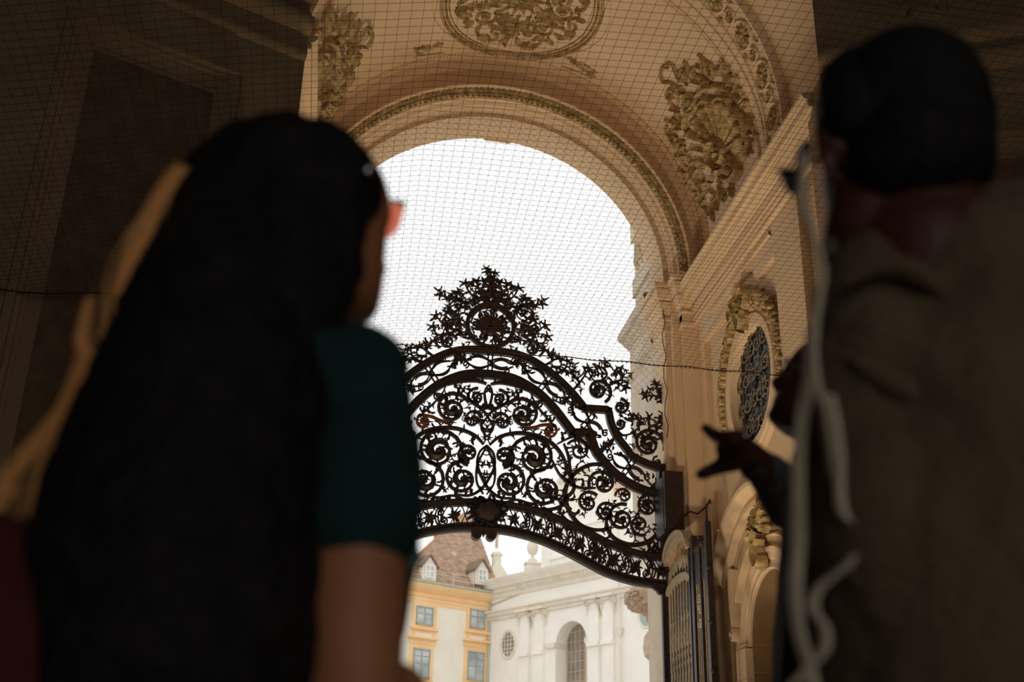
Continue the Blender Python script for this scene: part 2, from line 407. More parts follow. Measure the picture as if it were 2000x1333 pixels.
for k in range(8):
    a = 2*PI*k/8+.1; ca, sa = math.cos(a), math.sin(a)
    cx, cy = MU+.68*ca, MV+.78*sa
    m.stroke(spiral(cx, cy, .2, .03, a+PI, 1.6*(1 if k % 2 else -1)), [.03]*6+[.022]*40, .06, vmap) if False else m.stroke(spiral(cx, cy, .2, .03, a+PI, 1.6*(1 if k % 2 else -1)), .024, .06, vmap)
    m.blob(cx, cy, .05, .08, vmap)
    for q in range(8): b = a+q*PI/4; m.leaf(cx+.2*math.cos(b), cy+.2*math.sin(b), b+.5, .19, vmap, .06, 'ridge', 2)
    b = a+PI/8; cx, cy = MU+.9*math.cos(b), MV+1.05*math.sin(b)
    for q in range(5): c = b+(q-2)*.42; m.stroke([(cx, cy), (cx+.1*math.cos(c), cy+.1*math.sin(c)), (cx+.17*math.cos(c), cy+.17*math.sin(c))], [.012, .03, .034], .06, vmap)
    cx, cy = MU+.5*math.cos(b), MV+.6*math.sin(b)
    for q in range(6): m.leaf(cx, cy, rnd.uniform(0, 6.28), .2, vmap, .07, 'ridge', 2)
    c = a; 
    for q in (-1, 0, 1): m.leaf(MU+.9*math.cos(c+q*.16), MV+1.03*math.sin(c+q*.16), c+q*.5, .17, vmap, .06, 'ridge', 2, q*.8)
part(m, 'acanthus_scrolls', S_GOLD, e)

# small triangular sprays beside the medallion
for sg, lab in ((1, 'right'), (-1, 'left')):
    m = MB()
    for k in range(26):
        t = rnd.random(); u = sg*(1.02+.5*t); v = 15.46+.03+rnd.random()*.22*(t*.8+.2)
        m.leaf(u, v, rnd.uniform(-.6, .6)+(0 if sg > 0 else PI), .11, vmap, .04, 'ridge', 1, None, 0, .2)
    m.stroke([(sg*1.0, 15.76), (sg*1.3, 15.73), (sg*1.55, 15.72)], .012, .02, vmap)
    tag(m.obj('leaf_spray', S_GOLD), 'small triangular stucco leaf spray under the medallion, on its '+lab+' side', 'stucco ornament')

# great shell cartouches on the haunches
def cartouche(mp, label):
    V = lambda *pp: smooth2([onV(*p) for p in pp], 4)
    hub = onV(1409, 300)
    e = thing('shell_cartouche', label, 'stucco ornament', mp(hub[0], hub[1], .1))
    m = MB()
    ribs = [(1352, 262), (1362, 235), (1377, 215), (1394, 206), (1411, 204), (1427, 212), (1441, 228), (1450, 250), (1452, 276)]
    for k, (x, y) in enumerate(ribs):
        a = onV(1408+(x-1409)*.18, 296+(y-296)*.2); b = onV(x, y); c = (2*b[0]-a[0]-(b[0]-a[0])*.93, 0)
        m.stroke([a, ((a[0]+b[0])/2, (a[1]+b[1])/2), b], [.018, .045, .07], [.05, .09, .15], mp)
        m.blob(b[0], b[1], .085, .16, mp)
        if k < 8:
            x2, y2 = (x+ribs[k+1][0])/2, (y+ribs[k+1][1])/2
            for q in (.45, .65, .85): p = onV(1409+(x2-1409)*q, 296+(y2-296)*q); m.leaf(p[0], p[1], math.atan2(b[1]-a[1], b[0]-a[0]), .13, mp, .05, 'ridge', 2)
    part(m, 'shell_fan', S_GOLD, e)
    m = MB()
    for pts, w0, h0 in (
        (((1409, 330), (1394, 312), (1392, 285), (1403, 274), (1418, 282), (1424, 302), (1417, 316), (1409, 308), (1410, 296)), .05, .16),
        (((1424, 300), (1440, 318), (1450, 332), (1436, 352), (1418, 346), (1420, 330), (1430, 332), (1428, 340)), .045, .14),
        (((1395, 318), (1372, 328), (1362, 345), (1372, 360), (1392, 355)), .04, .1), (((1392, 320), (1366, 312), (1354, 322), (1362, 336)), .035, .09),
        (((1404, 305), (1380, 296), (1360, 290), (1350, 300)), .04, .1), (((1350, 262), (1340, 240), (1346, 215), (1356, 205), (1364, 190)), .045, .1),
        (((1348, 185), (1341, 190), (1341, 208), (1352, 218), (1363, 210), (1364, 192), (1356, 183), (1346, 186)), .03, .1),
        (((1370, 205), (1385, 190), (1402, 196), (1410, 188), (1425, 190), (1436, 208), (1448, 216), (1460, 240), (1464, 270)), .06, .13),
        (((1360, 190), (1378, 172), (1400, 168), (1422, 172), (1440, 186), (1454, 206)), .05, .09),
        (((1452, 250), (1462, 262), (1466, 285), (1458, 300), (1448, 300)), .035, .09),
        (((1335, 235), (1322, 215), (1310, 195), (1306, 178), (1314, 172), (1320, 180)), .028, .07),
        (((1326, 200), (1326, 172), (1312, 160), (1297, 158), (1292, 140), (1298, 128), (1308, 132)), .026, .07),
        (((1330, 160), (1322, 140), (1316, 126), (1306, 122), (1302, 132)), .026, .07), (((1345, 165), (1332, 150), (1332, 134), (1344, 134)), .024, .06),
        (((1330, 300), (1318, 280), (1308, 262), (1304, 244)), .03, .07), (((1338, 320), (1328, 300), (1324, 282), (1314, 272)), .03, .07),
        (((1370, 370), (1360, 340), (1352, 318), (1344, 296)), .035, .08), (((1372, 395), (1368, 372), (1358, 348)), .03, .07),
        (((1385, 412), (1374, 398), (1376, 380), (1388, 372), (1398, 380), (1394, 392)), .03, .08),
        (((1398, 395), (1410, 380), (1408, 360)), .03, .08), (((1424, 372), (1434, 362), (1428, 348)), .035, .08),
        (((1404, 150), (1396, 130), (1380, 118), (1366, 104)), .03, .07), (((1420, 160), (1412, 140), (1402, 128)), .03, .07),
        (((1432, 168), (1422, 140), (1408, 116)), .03, .07), (((1392, 160), (1376, 150), (1362, 146)), .03, .07), (((1378, 165), (1358, 160), (1352, 158)), .03, .07)):
        P = V(*pts); n = len(P); m.stroke(P, [w0*(.45+.55*math.sin(PI*(i+.6)/(n+.2))) for i in range(n)], h0, mp)
    part(m, 'scroll_frame', S_GOLD, e)
    for (x, y, r) in ((1352, 198, 8), (1432, 336, 8), (1405, 290, 6)):
        m = MB(); p = onV(x, y); m.blob(p[0], p[1], r*.009, .16, mp); part(m, 'boss', S_GOLD, e)
    m = MB()
    edge = [(1318, 196), (1325, 215), (1318, 238), (1330, 252), (1322, 268), (1335, 280), (1338, 300), (1345, 330), (1356, 352), (1366, 380), (1378, 396), (1390, 402), (1402, 384), (1412, 372), (1426, 362), (1440, 330),
            (1460, 290), (1466, 262), (1462, 232), (1450, 206), (1436, 178), (1424, 150), (1412, 138), (1396, 150), (1380, 146), (1370, 166), (1352, 150), (1340, 160), (1336, 180)]
    for (x, y) in edge:
        for q in range(3):
            p = onV(x+rnd.uniform(-6, 6), y+rnd.uniform(-7, 7)); c = onV(1400, 270)
            a = math.atan2(p[1]-c[1], p[0]-c[0])+rnd.uniform(-.7, .7); m.leaf(p[0], p[1], a, rnd.uniform(.14, .26), mp, .08, 'ridge', 3, None, 0, .13)
    for q in range(20):
        t = rnd.random(); x = 1345+(1440-1345)*rnd.random(); y = 170+190*rnd.random()
        if (x-1402)**2+(y-255)**2 < 4000: continue
        p = onV(x, y); m.leaf(p[0], p[1], rnd.uniform(0, 6.28), rnd.uniform(.1, .2), mp, .07, 'ridge', 3, None, 0, .13)
    part(m, 'acanthus_leaves', S_GOLD, e)
    return e
cartouche(vmap, 'great stucco shell cartouche on the right haunch of the vault')
cartouche(mirror_x(vmap), 'stucco shell cartouche on the left haunch, half hidden behind the dark pier')

# ------------------------------------------------------------------ side walls
CORN = [(-.02, 8.53), (.05, 8.54), (.05, 8.58), (.01, 8.585), (.01, 8.605), (.07, 8.61), (.07, 8.66), (.02, 8.665), (.02, 8.685), (.09, 8.69), (.09, 8.82), (.03, 8.825), (.03, 8.85), (.12, 8.855), (.15, 8.9), (.17, 8.93), (.1, 8.935), (.1, 8.955), (.25, 8.96), (.25, 9.03), (.18, 9.035), (.18, 9.05), (.27, 9.055), (.31, 9.1), (.31, 9.14), (.2, 9.17), (-.3, 9.19)]
def sideX(sg): return (lambda x: x) if sg > 0 else (lambda x: 2*XM-x)
for sg, nm in ((1, 'right'), (-1, 'left')):
    X = sideX(sg)
    m = MB(); D = 5.28   # back plane of the recesses
    def rect(y0, y1, z0, z1, x=XR): m.quad((X(x), y0, z0), (X(x), y1, z0), (X(x), y1, z1), (X(x), y0, z1))
    # wall field round a tall recess: Y 12.7..15.66, up to 8.12 with a raised ear 13.5..14.75
    top = [(12.7, 8.07), (13.42, 8.07), (13.5, 8.28), (14.0, 8.36), (14.6, 8.28), (14.75, 8.1), (15.66, 8.12)]
    rect(11.85, 12.7, 0, 9.2); rect(15.66, 16.02, 0, 9.2)
    m.grid([[(X(XR), y, z) for y, z in top], [(X(XR), y, 9.2) for y, z in top]])
    m.grid([[(X(XR), y, z) for y, z in top], [(X(D), y, z) for y, z in top]])
    m.quad((X(XR), 12.7, 0), (X(D), 12.7, 0), (X(D), 12.7, 8.07), (X(XR), 12.7, 8.07))
    m.quad((X(XR), 15.66, 0), (X(D), 15.66, 0), (X(D), 15.66, 8.12), (X(XR), 15.66, 8.12))
    # recess back with oval hole (centre 13.9, 6.75) and the niche hole
    WY, WZ, A, B = 13.9, 6.76, .78, .80
    hole = [(WY+A*math.cos(t), WZ+B*math.sin(t)) for t in [2*PI*k/48 for k in range(49)]]
    def outer(t):
        c, s_ = math.cos(t), math.sin(t); k = min((1.9)/max(1e-6, abs(c)), (1.62)/max(1e-6, abs(s_))); return (WY+c*k, WZ+s_*k)
    m.grid([[(X(D), y, z) for y, z in hole], [(X(D), *outer(2*PI*k/48)) for k in range(49)]])
    m.quad((X(D), 12, 5.2), (X(D), 16, 5.2), (X(D), 16, 4.9), (X(D), 12, 4.9))
    NY, NZ, NR = 13.75, 3.42, .8
    P = [(NY+NR*math.cos(t), NZ+NR*math.sin(t)) for t in [PI*k/24 for k in range(25)]]
    P = [(NY+NR, 0)]+P+[(NY-NR, 0)]
    Q = [(16, 0)]+[(NY+(2.25 if math.cos(PI*k/24) > 0 else 1.75)*max(-1, min(1, 1.6*math.cos(PI*k/24))), NZ+1.75*max(0, min(1, 1.7*math.sin(PI*k/24)))) for k in range(25)]+[(12, 0)]
    m.grid([[(X(D), y, z) for y, z in P], [(X(D), y, z) for y, z in Q]])
    # niche: half cylinder and quarter sphere
    m_wall = m; m = MB(); rows = []
    for j in range(13):
        a = PI*j/12; rows.append([(X(D+.55*math.sin(a)), NY+NR*math.cos(a), 0), (X(D+.55*math.sin(a)), NY+NR*math.cos(a), NZ)])
    m.grid(rows)
    rows = []
    for j in range(13):
        a = PI*j/12; rows.append([(X(D+.55*math.sin(a)*math.cos(b)), NY+NR*math.cos(a)*math.cos(b), NZ+NR*math.sin(b)) for b in [PI/2*k/8 for k in range(9)]])
    m.grid(rows)
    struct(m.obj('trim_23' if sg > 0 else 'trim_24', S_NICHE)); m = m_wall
    # deep reveal of the oval window
    m.grid([[(X(D), y, z) for y, z in hole], [(X(D+.07), WY+(y-WY)*.97, WZ+(z-WZ)*.97) for y, z in hole]])
    # end of the wall towards the rotunda
    m.quad((X(XR), 11.85, 0), (X(5.33), 11.85, 0), (X(5.33), 11.85, 9.2), (X(XR), 11.85, 9.2)); rect(10.8, 11.85, 0, 9.2, 5.33)
    struct(m.obj('wall_'+nm, S_WALL, smooth=False))
    # main cornice
    m = MB(); sweep(m, [(X(XR), 16.02), (X(XR), 10.75)], CORN, 1 if sg < 0 else -1)
    m.add([(X(XR-q), 10.75, z) for q, z in CORN], [tuple(range(len(CORN)))])
    struct(m.obj('trim_7' if sg > 0 else 'trim_8', S_WALL))
    # string mould under the cornice
    m = MB(); sweep(m, [(X(XR), 15.2), (X(XR), 12.75)], [(0, 8.36), (.03, 8.38), (.03, 8.42), (0, 8.44)], 1 if sg < 0 else -1); struct(m.obj('trim_9' if sg > 0 else 'trim_10', S_WALL))
    # stepped pilaster of the portal
    m = MB()
    for x0, x1, y0, y1 in ((4.98, 5.3, 15.985, 16.4), (4.78, 5.3, 16.3, 16.95)):
        a, b = sorted((X(x0), X(x1))); m.box(a, b, y0, y1, 0, 9.31)
    a, b = sorted((X(4.86), X(5.3))); m.box(a, b, 16.14, 16.5, 0, 9.31)
    struct(m.obj('trim_11' if sg > 0 else 'trim_12', S_WALL, smooth=False))
    IMP = [(-.01, 8.5), (.02, 8.52), (.02, 8.58), (.004, 8.6), (.004, 8.72), (.05, 8.725), (.05, 8.76), (.015, 8.765), (.015, 8.785), (.05, 8.83), (.09, 8.9), (.11, 9.0), (.06, 9.005), (.06, 9.025), (.13, 9.03), (.16, 9.12), (.17, 9.2), (.12, 9.205), (.12, 9.22), (.2, 9.23), (.2, 9.3), (-.12, 9.31)]
    m = MB(); sweep(m, [(X(5.25), 15.985), (X(4.98), 15.985), (X(4.98), 16.3), (X(4.78), 16.3), (X(4.78), 17.05)], IMP, -1 if sg < 0 else 1)
    struct(m.obj('trim_13' if sg > 0 else 'trim_14', S_CREAM))
    # frame of the oval window
    m = MB(); ov = lambda a, b, x: [(X(x), WY+a*math.cos(t), WZ+b*math.sin(t)) for t in [2*PI*k/64 for k in range(65)]]
    m.grid([ov(1.02, 1.04, D), ov(1.01, 1.03, D-.06), ov(.97, .99, D-.07), ov(.96, .98, D-.05), ov(.93, .95, D-.045), ov(.92, .94, D-.08), ov(.79, .81, D-.07), ov(.78, .80, D)])
    wf = m.obj('window_1' if sg > 0 else 'window_2', S_CREAM); struct(wf)
    m = MB(); m.loft([ov(.77, .79, D+.07)[:-1], ov(.77, .79, D+.09)[:-1]]); part(m, 'pane', mat('dark_pane', (.012, .012, .011), (.022, .022, .02), 3, .45, spec=.25), wf, smooth=False)
    gm = lambda u, v, h: (X(D+.03-h*.5), WY+u*1.05, WZ+v*.86)
    m = MB()
    rr = random.Random(3)
    for k in range(4):
        for j in range(3):
            u, v = -.45+.45*j, -.62+.42*k
            for d_ in (1, -1): m.stroke(spiral(u+.1*d_, v, .17, .03, PI/2 if d_ > 0 else PI/2, -1.5*d_), .011, .02, gm, 'box')
            for q in range(6): m.leaf(u+rr.uniform(-.2, .2), v+rr.uniform(-.2, .2), rr.uniform(0, 6.3), .12, gm, .012, 'dia', 1)
    m2 = MB(); m2.v = m.v; m2.f = m.f
    part(m, 'scroll_grille', S_PALEIRON, wf)
    m = MB()
    for u in (-.48, -.16, .16, .48): m.stroke([(u, -.87), (u, .87)], .012, .02, gm, 'box')
    for q in range(60): m.leaf(rr.uniform(-.6, .6), rr.uniform(-.7, .7), rr.uniform(0, 6.3), .2, lambda u, v, h: gm(u, v, h-.04), .012, 'dia', 2)
    part(m, 'bars', S_IRON, wf)
    # garland cartouche over the window
    wm = lambda u, v, h: (X(D-.06-h), WY+u, WZ+v)
    e = thing('window_cartouche', 'carved scroll and flower garland crowning the '+('grilled oval window' if sg > 0 else 'left oval window'), 'stone ornament', wm(0, 1.2, 0))
    m = MB()
    for sd in (-1, 1):
        m.stroke(smooth2([(sd*.04, 1.2), (sd*.2, 1.3), (sd*.34, 1.18), (sd*.3, 1.02), (sd*.2, 1.02), (sd*.2, 1.1)]), .05, .16, wm)
        m.stroke(smooth2([(sd*.1, 1.2), (sd*.12, 1.0), (sd*.08, .86), (sd*.02, .76)]), .045, .15, wm)
    part(m, 'scrolls', S_GOLD, e)
    m = MB()
    for q in range(20): m.leaf(rr.uniform(-.28, .28), 0.9+rr.random()*.28, PI/2+rr.uniform(-1.2, 1.2), rr.uniform(.16, .3), wm, .16, 'ridge', 2)
    part(m, 'acanthus_leaves', S_GOLD, e)
    for sd, n in ((1, 46), (-1, 46)):
        m = MB()
        for i in range(n):
            t = i/n; a = PI/2-sd*(.35+1.55*t)
            rx, ry = 1.12, 1.1; k = 1-.35*t
            for q in range(3):
                u, v = rx*math.cos(a)+rr.uniform(-.08, .08)*k, ry*math.sin(a)+rr.uniform(-.08, .08)*k
                m.blob(u, v, rr.uniform(.035, .065)*k, .06*k+.03, wm, 7)
            if i % 2: m.leaf(rx*math.cos(a), ry*math.sin(a), a+rr.uniform(-1.5, 1.5), .2*k, wm, .09*k, 'ridge', 2)
        part(m, 'flower_garland', S_GOLD, e)
    # hood over the niche: segmental arched moulding
    m = MB(); HP = [(0, 0), (.0, .12), (.1, .14), (.1, .2), (.06, .24), (.05, .3), (.16, .34), (.2, .36), (.2, .42), (.05, .46), (0, .46)]
    HY, HZ = 13.98, 3.72
    m.grid([[(X(D-.02-d_), HY+(1.26+r)*math.cos(t), HZ+(1.22+r)*math.sin(t)) for t in [.14*PI+(.72*PI)*k/40 for k in range(41)]] for d_, r in HP])
    for t in (.14*PI, .86*PI): m.add([(X(D-.02-d_), HY+(1.26+r)*math.cos(t), HZ+(1.22+r)*math.sin(t)) for d_, r in HP], [tuple(range(len(HP)))])
    struct(m.obj('trim_15' if sg > 0 else 'trim_16', S_CREAM))
    # niche archivolt
    m = MB(); NP = [(0, .0), (.03, .0), (.05, .02), (.03, .06), (.03, .11), (.055, .13), (.055, .2), (.07, .22), (.07, .27), (0, .29)]
    m.grid([[(X(D-d_), NY+(NR+r)*math.cos(t), NZ+(NR+r)*math.sin(t)) for t in [PI*k/40 for k in range(41)]] for d_, r in NP])
    struct(m.obj('trim_17' if sg > 0 else 'trim_18', S_CREAM))
    m = MB(); m.stroke(arc(NY-NY, 0, NR+.42, NR+.42, 1.0, 2.6, 20), .03, .05, lambda u, v, h: (X(D-h), NY+u, NZ+v)); m.stroke(arc(0, 0, NR+.5, NR+.5, .5, 1.2, 12), .05, .09, lambda u, v, h: (X(D-h), NY+u, NZ+v))
    struct(m.obj('trim_21' if sg > 0 else 'trim_22', S_CREAM))
    # niche imposts and jamb pilasters
    m = MB(); IP = [(-.01, 3.02), (.02, 3.04), (.02, 3.08), (.004, 3.1), (.004, 3.2), (.03, 3.23), (.06, 3.3), (.08, 3.32), (.08, 3.36), (.11, 3.38), (.11, 3.43), (0, 3.45)]
    for y0, y1 in ((NY+NR, NY+NR+.36), (NY-NR-.36, NY-NR)):
        a, b = sorted((X(D), X(D-.1))); m.box(a, b, y0, y1, 0, 3.4)
        sweep(m, [(X(D+.3), y1), (X(D-.1), y1), (X(D-.1), y0), (X(D+.3), y0)], IP, -1 if sg < 0 else 1)
    # impost string round the inside of the niche
    a_ = [(X(D+.54*math.sin(PI*j/12)), NY+(NR-.01)*math.cos(PI*j/12)) for j in range(13)]
    sweep(m, a_, [(0, 3.1), (.03, 3.12), (.03, 3.38), (.05, 3.4), (.05, 3.44), (0, 3.45)], 1 if sg > 0 else -1)
    struct(m.obj('trim_19' if sg > 0 else 'trim_20', S_CREAM))
    # scroll bracket beside the niche
    m = MB(); bmf = lambda u, v, h: (X(D-h), 15.0+u, 3.5+v)
    m.stroke(smooth2([(.02, 1.0), (.04, .7), (.02, .45), (-.02, .3), (.0, .18)]), [.07]*30, .12, bmf); m.stroke(spiral(-.01, .13, .1, .02, PI/2, 1.4), .022, .14, bmf)
    m.v and None
    tag(m.obj('scroll_bracket', S_CREAM), 'tall carved scroll bracket beside the '+nm+' niche', 'bracket')
    # keystone cartouche of the niche
    nm2 = lambda u, v, h: (X(D-.07-h), 13.75+u, 4.62+v)
    e = thing('niche_cartouche', 'curling stucco leaf cartouche on the keystone of the '+nm+' niche', 'stucco ornament', nm2(0, 0, 0))
    m = MB()
    m.stroke(smooth2([(.0, .1), (.12, .0), (.14, -.2), (.04, -.36), (-.08, -.34), (-.06, -.26)]), .04, .15, nm2)
    m.stroke(smooth2([(-.06, .06), (.06, .06), (.1, -.03), (.02, -.08), (-.03, -.02)]), .035, .14, nm2); m.stroke(smooth2([(.05, -.1), (.0, -.2), (-.02, -.32)]), .06, .12, nm2)
    part(m, 'scroll', S_GOLD, e)
    m = MB()
    for q in range(34):
        u, v = rr.uniform(-.26, .3), rr.uniform(.02, .34)
        if u*u*3+(v-.12)**2*4 > .35: continue
        m.leaf(u*.8, v, math.atan2(v-.02, u)+rr.uniform(-.6, .6), rr.uniform(.12, .22), nm2, .13, 'ridge', 2)
    part(m, 'acanthus_leaves', S_GOLD, e)

# ------------------------------------------------------------------ rotunda piers flanking the passage
def pier(sg):
    X = sideX(sg); a = math.radians(25)
    C0 = (X(4.98), 10.42); dx, dy = (math.cos(a)*sg, -math.sin(a))       # runs outwards and back to the camera
    nx, ny = -math.sin(a)*sg, -math.cos(a)                              # faces the rotunda
    pm = lambda s_, z, h: (C0[0]+dx*s_+nx*h, C0[1]+dy*s_+ny*h, z)
    m = MB()
    def pr(s0, s1, z0, z1, h=0): m.quad(pm(s0, z0, h), pm(s1, z0, h), pm(s1, z1, h), pm(s0, z1, h))
    s0, s1, zt = .76, 2.2, 7.95
    pr(0, s0, 0, 16); pr(s1, 4.2, 0, 16); pr(s0, s1, zt, 16); pr(s0, s1, 0, 1.0)
    m.quad((X(4.98), 10.42, 0), (X(5.5), 10.9, 0), (X(5.5), 10.9, 9.4), (X(4.98), 10.42, 9.4))
    m.quad((X(4.98), 10.42, 0), (X(5.05), 11.0, 0), (X(5.05), 11.0, 9.14), (X(4.98), 10.42, 9.14))
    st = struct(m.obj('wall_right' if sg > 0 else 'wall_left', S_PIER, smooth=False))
    # cornice bands of the pier
    PC = [(0, 7.95+.55), (.03, 8.52), (.05, 8.56), (.05, 8.62), (.02, 8.66), (.02, 8.82), (.12, 8.86), (.16, 8.92), (.16, 8.98), (.05, 9.02), (.05, 9.1), (.2, 9.16), (.24, 9.22), (.24, 9.28), (.1, 9.33), (0, 9.4)]
    PC = [(o_, z+.04) for o_, z in PC]
    p0 = C0; p1 = (C0[0]+dx*4.2, C0[1]+dy*4.2)
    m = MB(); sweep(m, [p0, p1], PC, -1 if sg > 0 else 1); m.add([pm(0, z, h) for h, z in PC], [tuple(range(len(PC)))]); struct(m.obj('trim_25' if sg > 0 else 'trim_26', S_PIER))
    # panel: moulded frame, flat border, roughcast field
    m = MB(); FP = [(0, 0), (.05, .0), (.07, .03), (.07, .07), (.03, .09), (.03, .13), (-.03, .17), (-.04, .2), (-.04, .27)]
    rows = []
    for h, o_ in FP:
        rows.append([pm(s0-.18+o_, 1.0, h), pm(s0-.18+o_, zt+.16-o_, h), pm(s1+.18-o_, zt+.16-o_, h), pm(s1+.18-o_, 1.0, h)])
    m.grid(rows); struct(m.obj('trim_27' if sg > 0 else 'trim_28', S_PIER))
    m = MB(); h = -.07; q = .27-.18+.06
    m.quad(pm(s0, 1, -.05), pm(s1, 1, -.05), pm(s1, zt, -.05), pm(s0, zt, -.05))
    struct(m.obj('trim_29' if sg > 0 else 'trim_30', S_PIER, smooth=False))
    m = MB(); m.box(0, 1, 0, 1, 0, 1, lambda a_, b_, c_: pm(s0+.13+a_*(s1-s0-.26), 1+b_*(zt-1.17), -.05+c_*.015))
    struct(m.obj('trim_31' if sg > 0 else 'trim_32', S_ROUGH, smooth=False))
    return pm, p1
pmL, endL = pier(-1); pmR, endR = pier(1)
# arch moulding of the rotunda round the mouth of the passage, wall above it
m = MB()
mo = lambda r, y: [(VC+r*math.cos(PI*k/56), y, VZ+r*math.sin(PI*k/56)) for k in range(57)]
m.grid([mo(3.31, 10.8), mo(3.33, 10.5), mo(3.33, 10.42), mo(3.5, 10.40), mo(3.52, 10.36), mo(3.72, 10.36), mo(3.74, 10.3), mo(3.95, 10.28), mo(3.98, 10.42), mo(7.2, 10.42)])
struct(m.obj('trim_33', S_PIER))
# rest of the rotunda: dim walls round the camera, open behind towards the second portal
m = MB()
eL, eR = np.array(endL), np.array(endR)
ring = [tuple(eL), (-7.2, 4.5), (-7.6, -2.5), (-4.5, -7.5), (-.9, -8.8)]; ringR = [(2*XM-x, y) for x, y in ring]
for rg in (ring, ringR):
    m.grid([[(x, y, 0) for x, y in rg], [(x, y, 16) for x, y in rg]])
m.quad((-.9, -8.8, 9.5), (2*XM+.9, -8.8, 9.5), (2*XM+.9, -8.8, 16), (-.9, -8.8, 16))
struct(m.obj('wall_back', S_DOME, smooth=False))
m = MB(); allr = [(-3.0, 10.42)]+ring+list(reversed(ringR))+[(7.2, 10.42)]
rows = []
for k in range(8):
    b = PI/2*k/7; rows.append([(XM+(x-XM)*math.cos(b), 1+(y-1)*math.cos(b), 15.9+6*math.sin(b)) for x, y in allr])
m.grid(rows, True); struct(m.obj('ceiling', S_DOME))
# dark carved relief high on the right pier
m = MB(); rr = random.Random(11)
rm = lambda u, v, h: pmR(u, v, h)
for q in range(60): m.leaf(rr.uniform(.9, 2.6), rr.uniform(9.9, 10.7), rr.uniform(0, 6.3), rr.uniform(.2, .4), rm, .1, 'ridge', 2)
for k in range(4): m.stroke(spiral(1.0+.5*k, 10.2, .24, .04, 0, 1.6*(1 if k % 2 else -1)), .05, .1, rm)
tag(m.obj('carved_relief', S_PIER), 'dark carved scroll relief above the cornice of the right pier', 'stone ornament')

# bodies for the added fill lamps, unseen on the paving
for k, (loc_, tg_, pw_) in enumerate(ADDED_FILLS):
    e = thing('added_fill_lamp', ('added black fill lamp on the paving in the middle of the passage mouth', 'added black fill lamp on the paving by the right jamb', 'added black fill lamp on the paving by the left jamb', 'added black fill lamp at the foot of the left wall')[k], 'lamp', (loc_[0], loc_[1], 0))
    d_ = (Vector(tg_)-Vector(loc_)).normalized(); a_ = d_.cross(Vector((0, 0, 1))).normalized(); b_ = a_.cross(d_)
    L_ = Vector(loc_)-d_*.03; m = MB(); m.loft([[tuple(L_-d_*dd+a_*x*sx_+b_*y*sx_) for x, y in ((-.28, -.2), (.28, -.2), (.28, .2), (-.28, .2))] for dd, sx_ in ((0, 1), (.1, 1), (.2, .6))]); part(m, 'housing', S_IRON, e, smooth=False)
    m = MB()
    for sx_ in (-1, 1): m.tube([(loc_[0]+sx_*.3, loc_[1], .0), (loc_[0]+sx_*.3, loc_[1], .38)], .015, 6)
    m.box(loc_[0]-.32, loc_[0]+.32, loc_[1]-.12, loc_[1]+.12, 0, .03); part(m, 'stand', S_IRON, e, smooth=False)
# ================================================================== THE GATE
GY = 16.6; GX = 2.06
def gp(x, y): q = onY(x, y, GY); return (q[0]-GX, q[2])
gm0 = lambda u, v, h: (GX+u, GY-h, v)
gmm = lambda u, v, h: (GX-u, GY-h, v)
Z1 = lambda x, y: (780+x/3.507, 500+y/3.507)      # figures read off two enlarged views
Z2 = lambda x, y: (780+x/2.819, 860+y/2.819)
def G1(*pp): return [gp(*Z1(*p)) for p in pp]
def G2(*pp): return [gp(*Z2(*p)) for p in pp]
PXM = 2300/18.6     # pixels per metre on the gate
gate = thing('wrought_iron_gate_overthrow', 'dark wrought iron scrollwork crest spanning the portal, with a pointed leafy top', 'gate', (GX, GY, 4.6))
def both(P): return [(-u, v) for u, v in reversed(P) if u > .02]+[(max(0, u), v) for u, v in P if u > -.5]
outer = smooth2(G1((620, 655), (760, 668), (880, 705), (990, 770), (1090, 850), (1190, 950), (1262, 1040))+G1((1262, 1046), (1340, 1052), (1428, 1058), (1432, 1066))[0:4]+G1((1450, 1150), (1490, 1240), (1560, 1330))+G2((1280, 90), (1370, 135), (1460, 160), (1545, 170)), 5)
inner = smooth2(G1((620, 815), (760, 838), (870, 888), (970, 958), (1060, 1050), (1130, 1140), (1184, 1212))+G1((1190, 1216), (1250, 1216), (1300, 1218))+G1((1308, 1240), (1340, 1330))+G2((1100, 90), (1180, 180), (1280, 250), (1380, 290), (1450, 310)), 5)
railU = smooth2(G2((480, 345), (600, 362), (760, 395), (900, 450), (1050, 520), (1150, 570), (1300, 625), (1450, 650)), 5)
railL = smooth2(G2((480, 487), (600, 500), (760, 542), (900, 602), (1050, 682), (1150, 732), (1300, 778), (1470, 800)), 5)
def frame(P, wdt, dep, name):
    P = both(P); m = MB(); m.stroke(P, wdt, dep, gm0, 'box'); m.stroke(P, wdt*.45, dep*1.5, gm0, 'box')
    part(m, name, S_IRON, gate)
frame(outer, .056, .09, 'outer_arch_band'); frame(inner, .066, .09, 'inner_arch_band')
frame(railU, .052, .1, 'upper_rail')
P = both(railL); m = MB(); m.stroke(P, .058, .12, gm0, 'box'); m.stroke([(u, v-.03) for u, v in P], .02, .2, gm0, 'box'); m.stroke([(u, v+.045) for u, v in P], .014, .17, gm0, 'box'); part(m, 'lower_rail', S_IRON, gate)
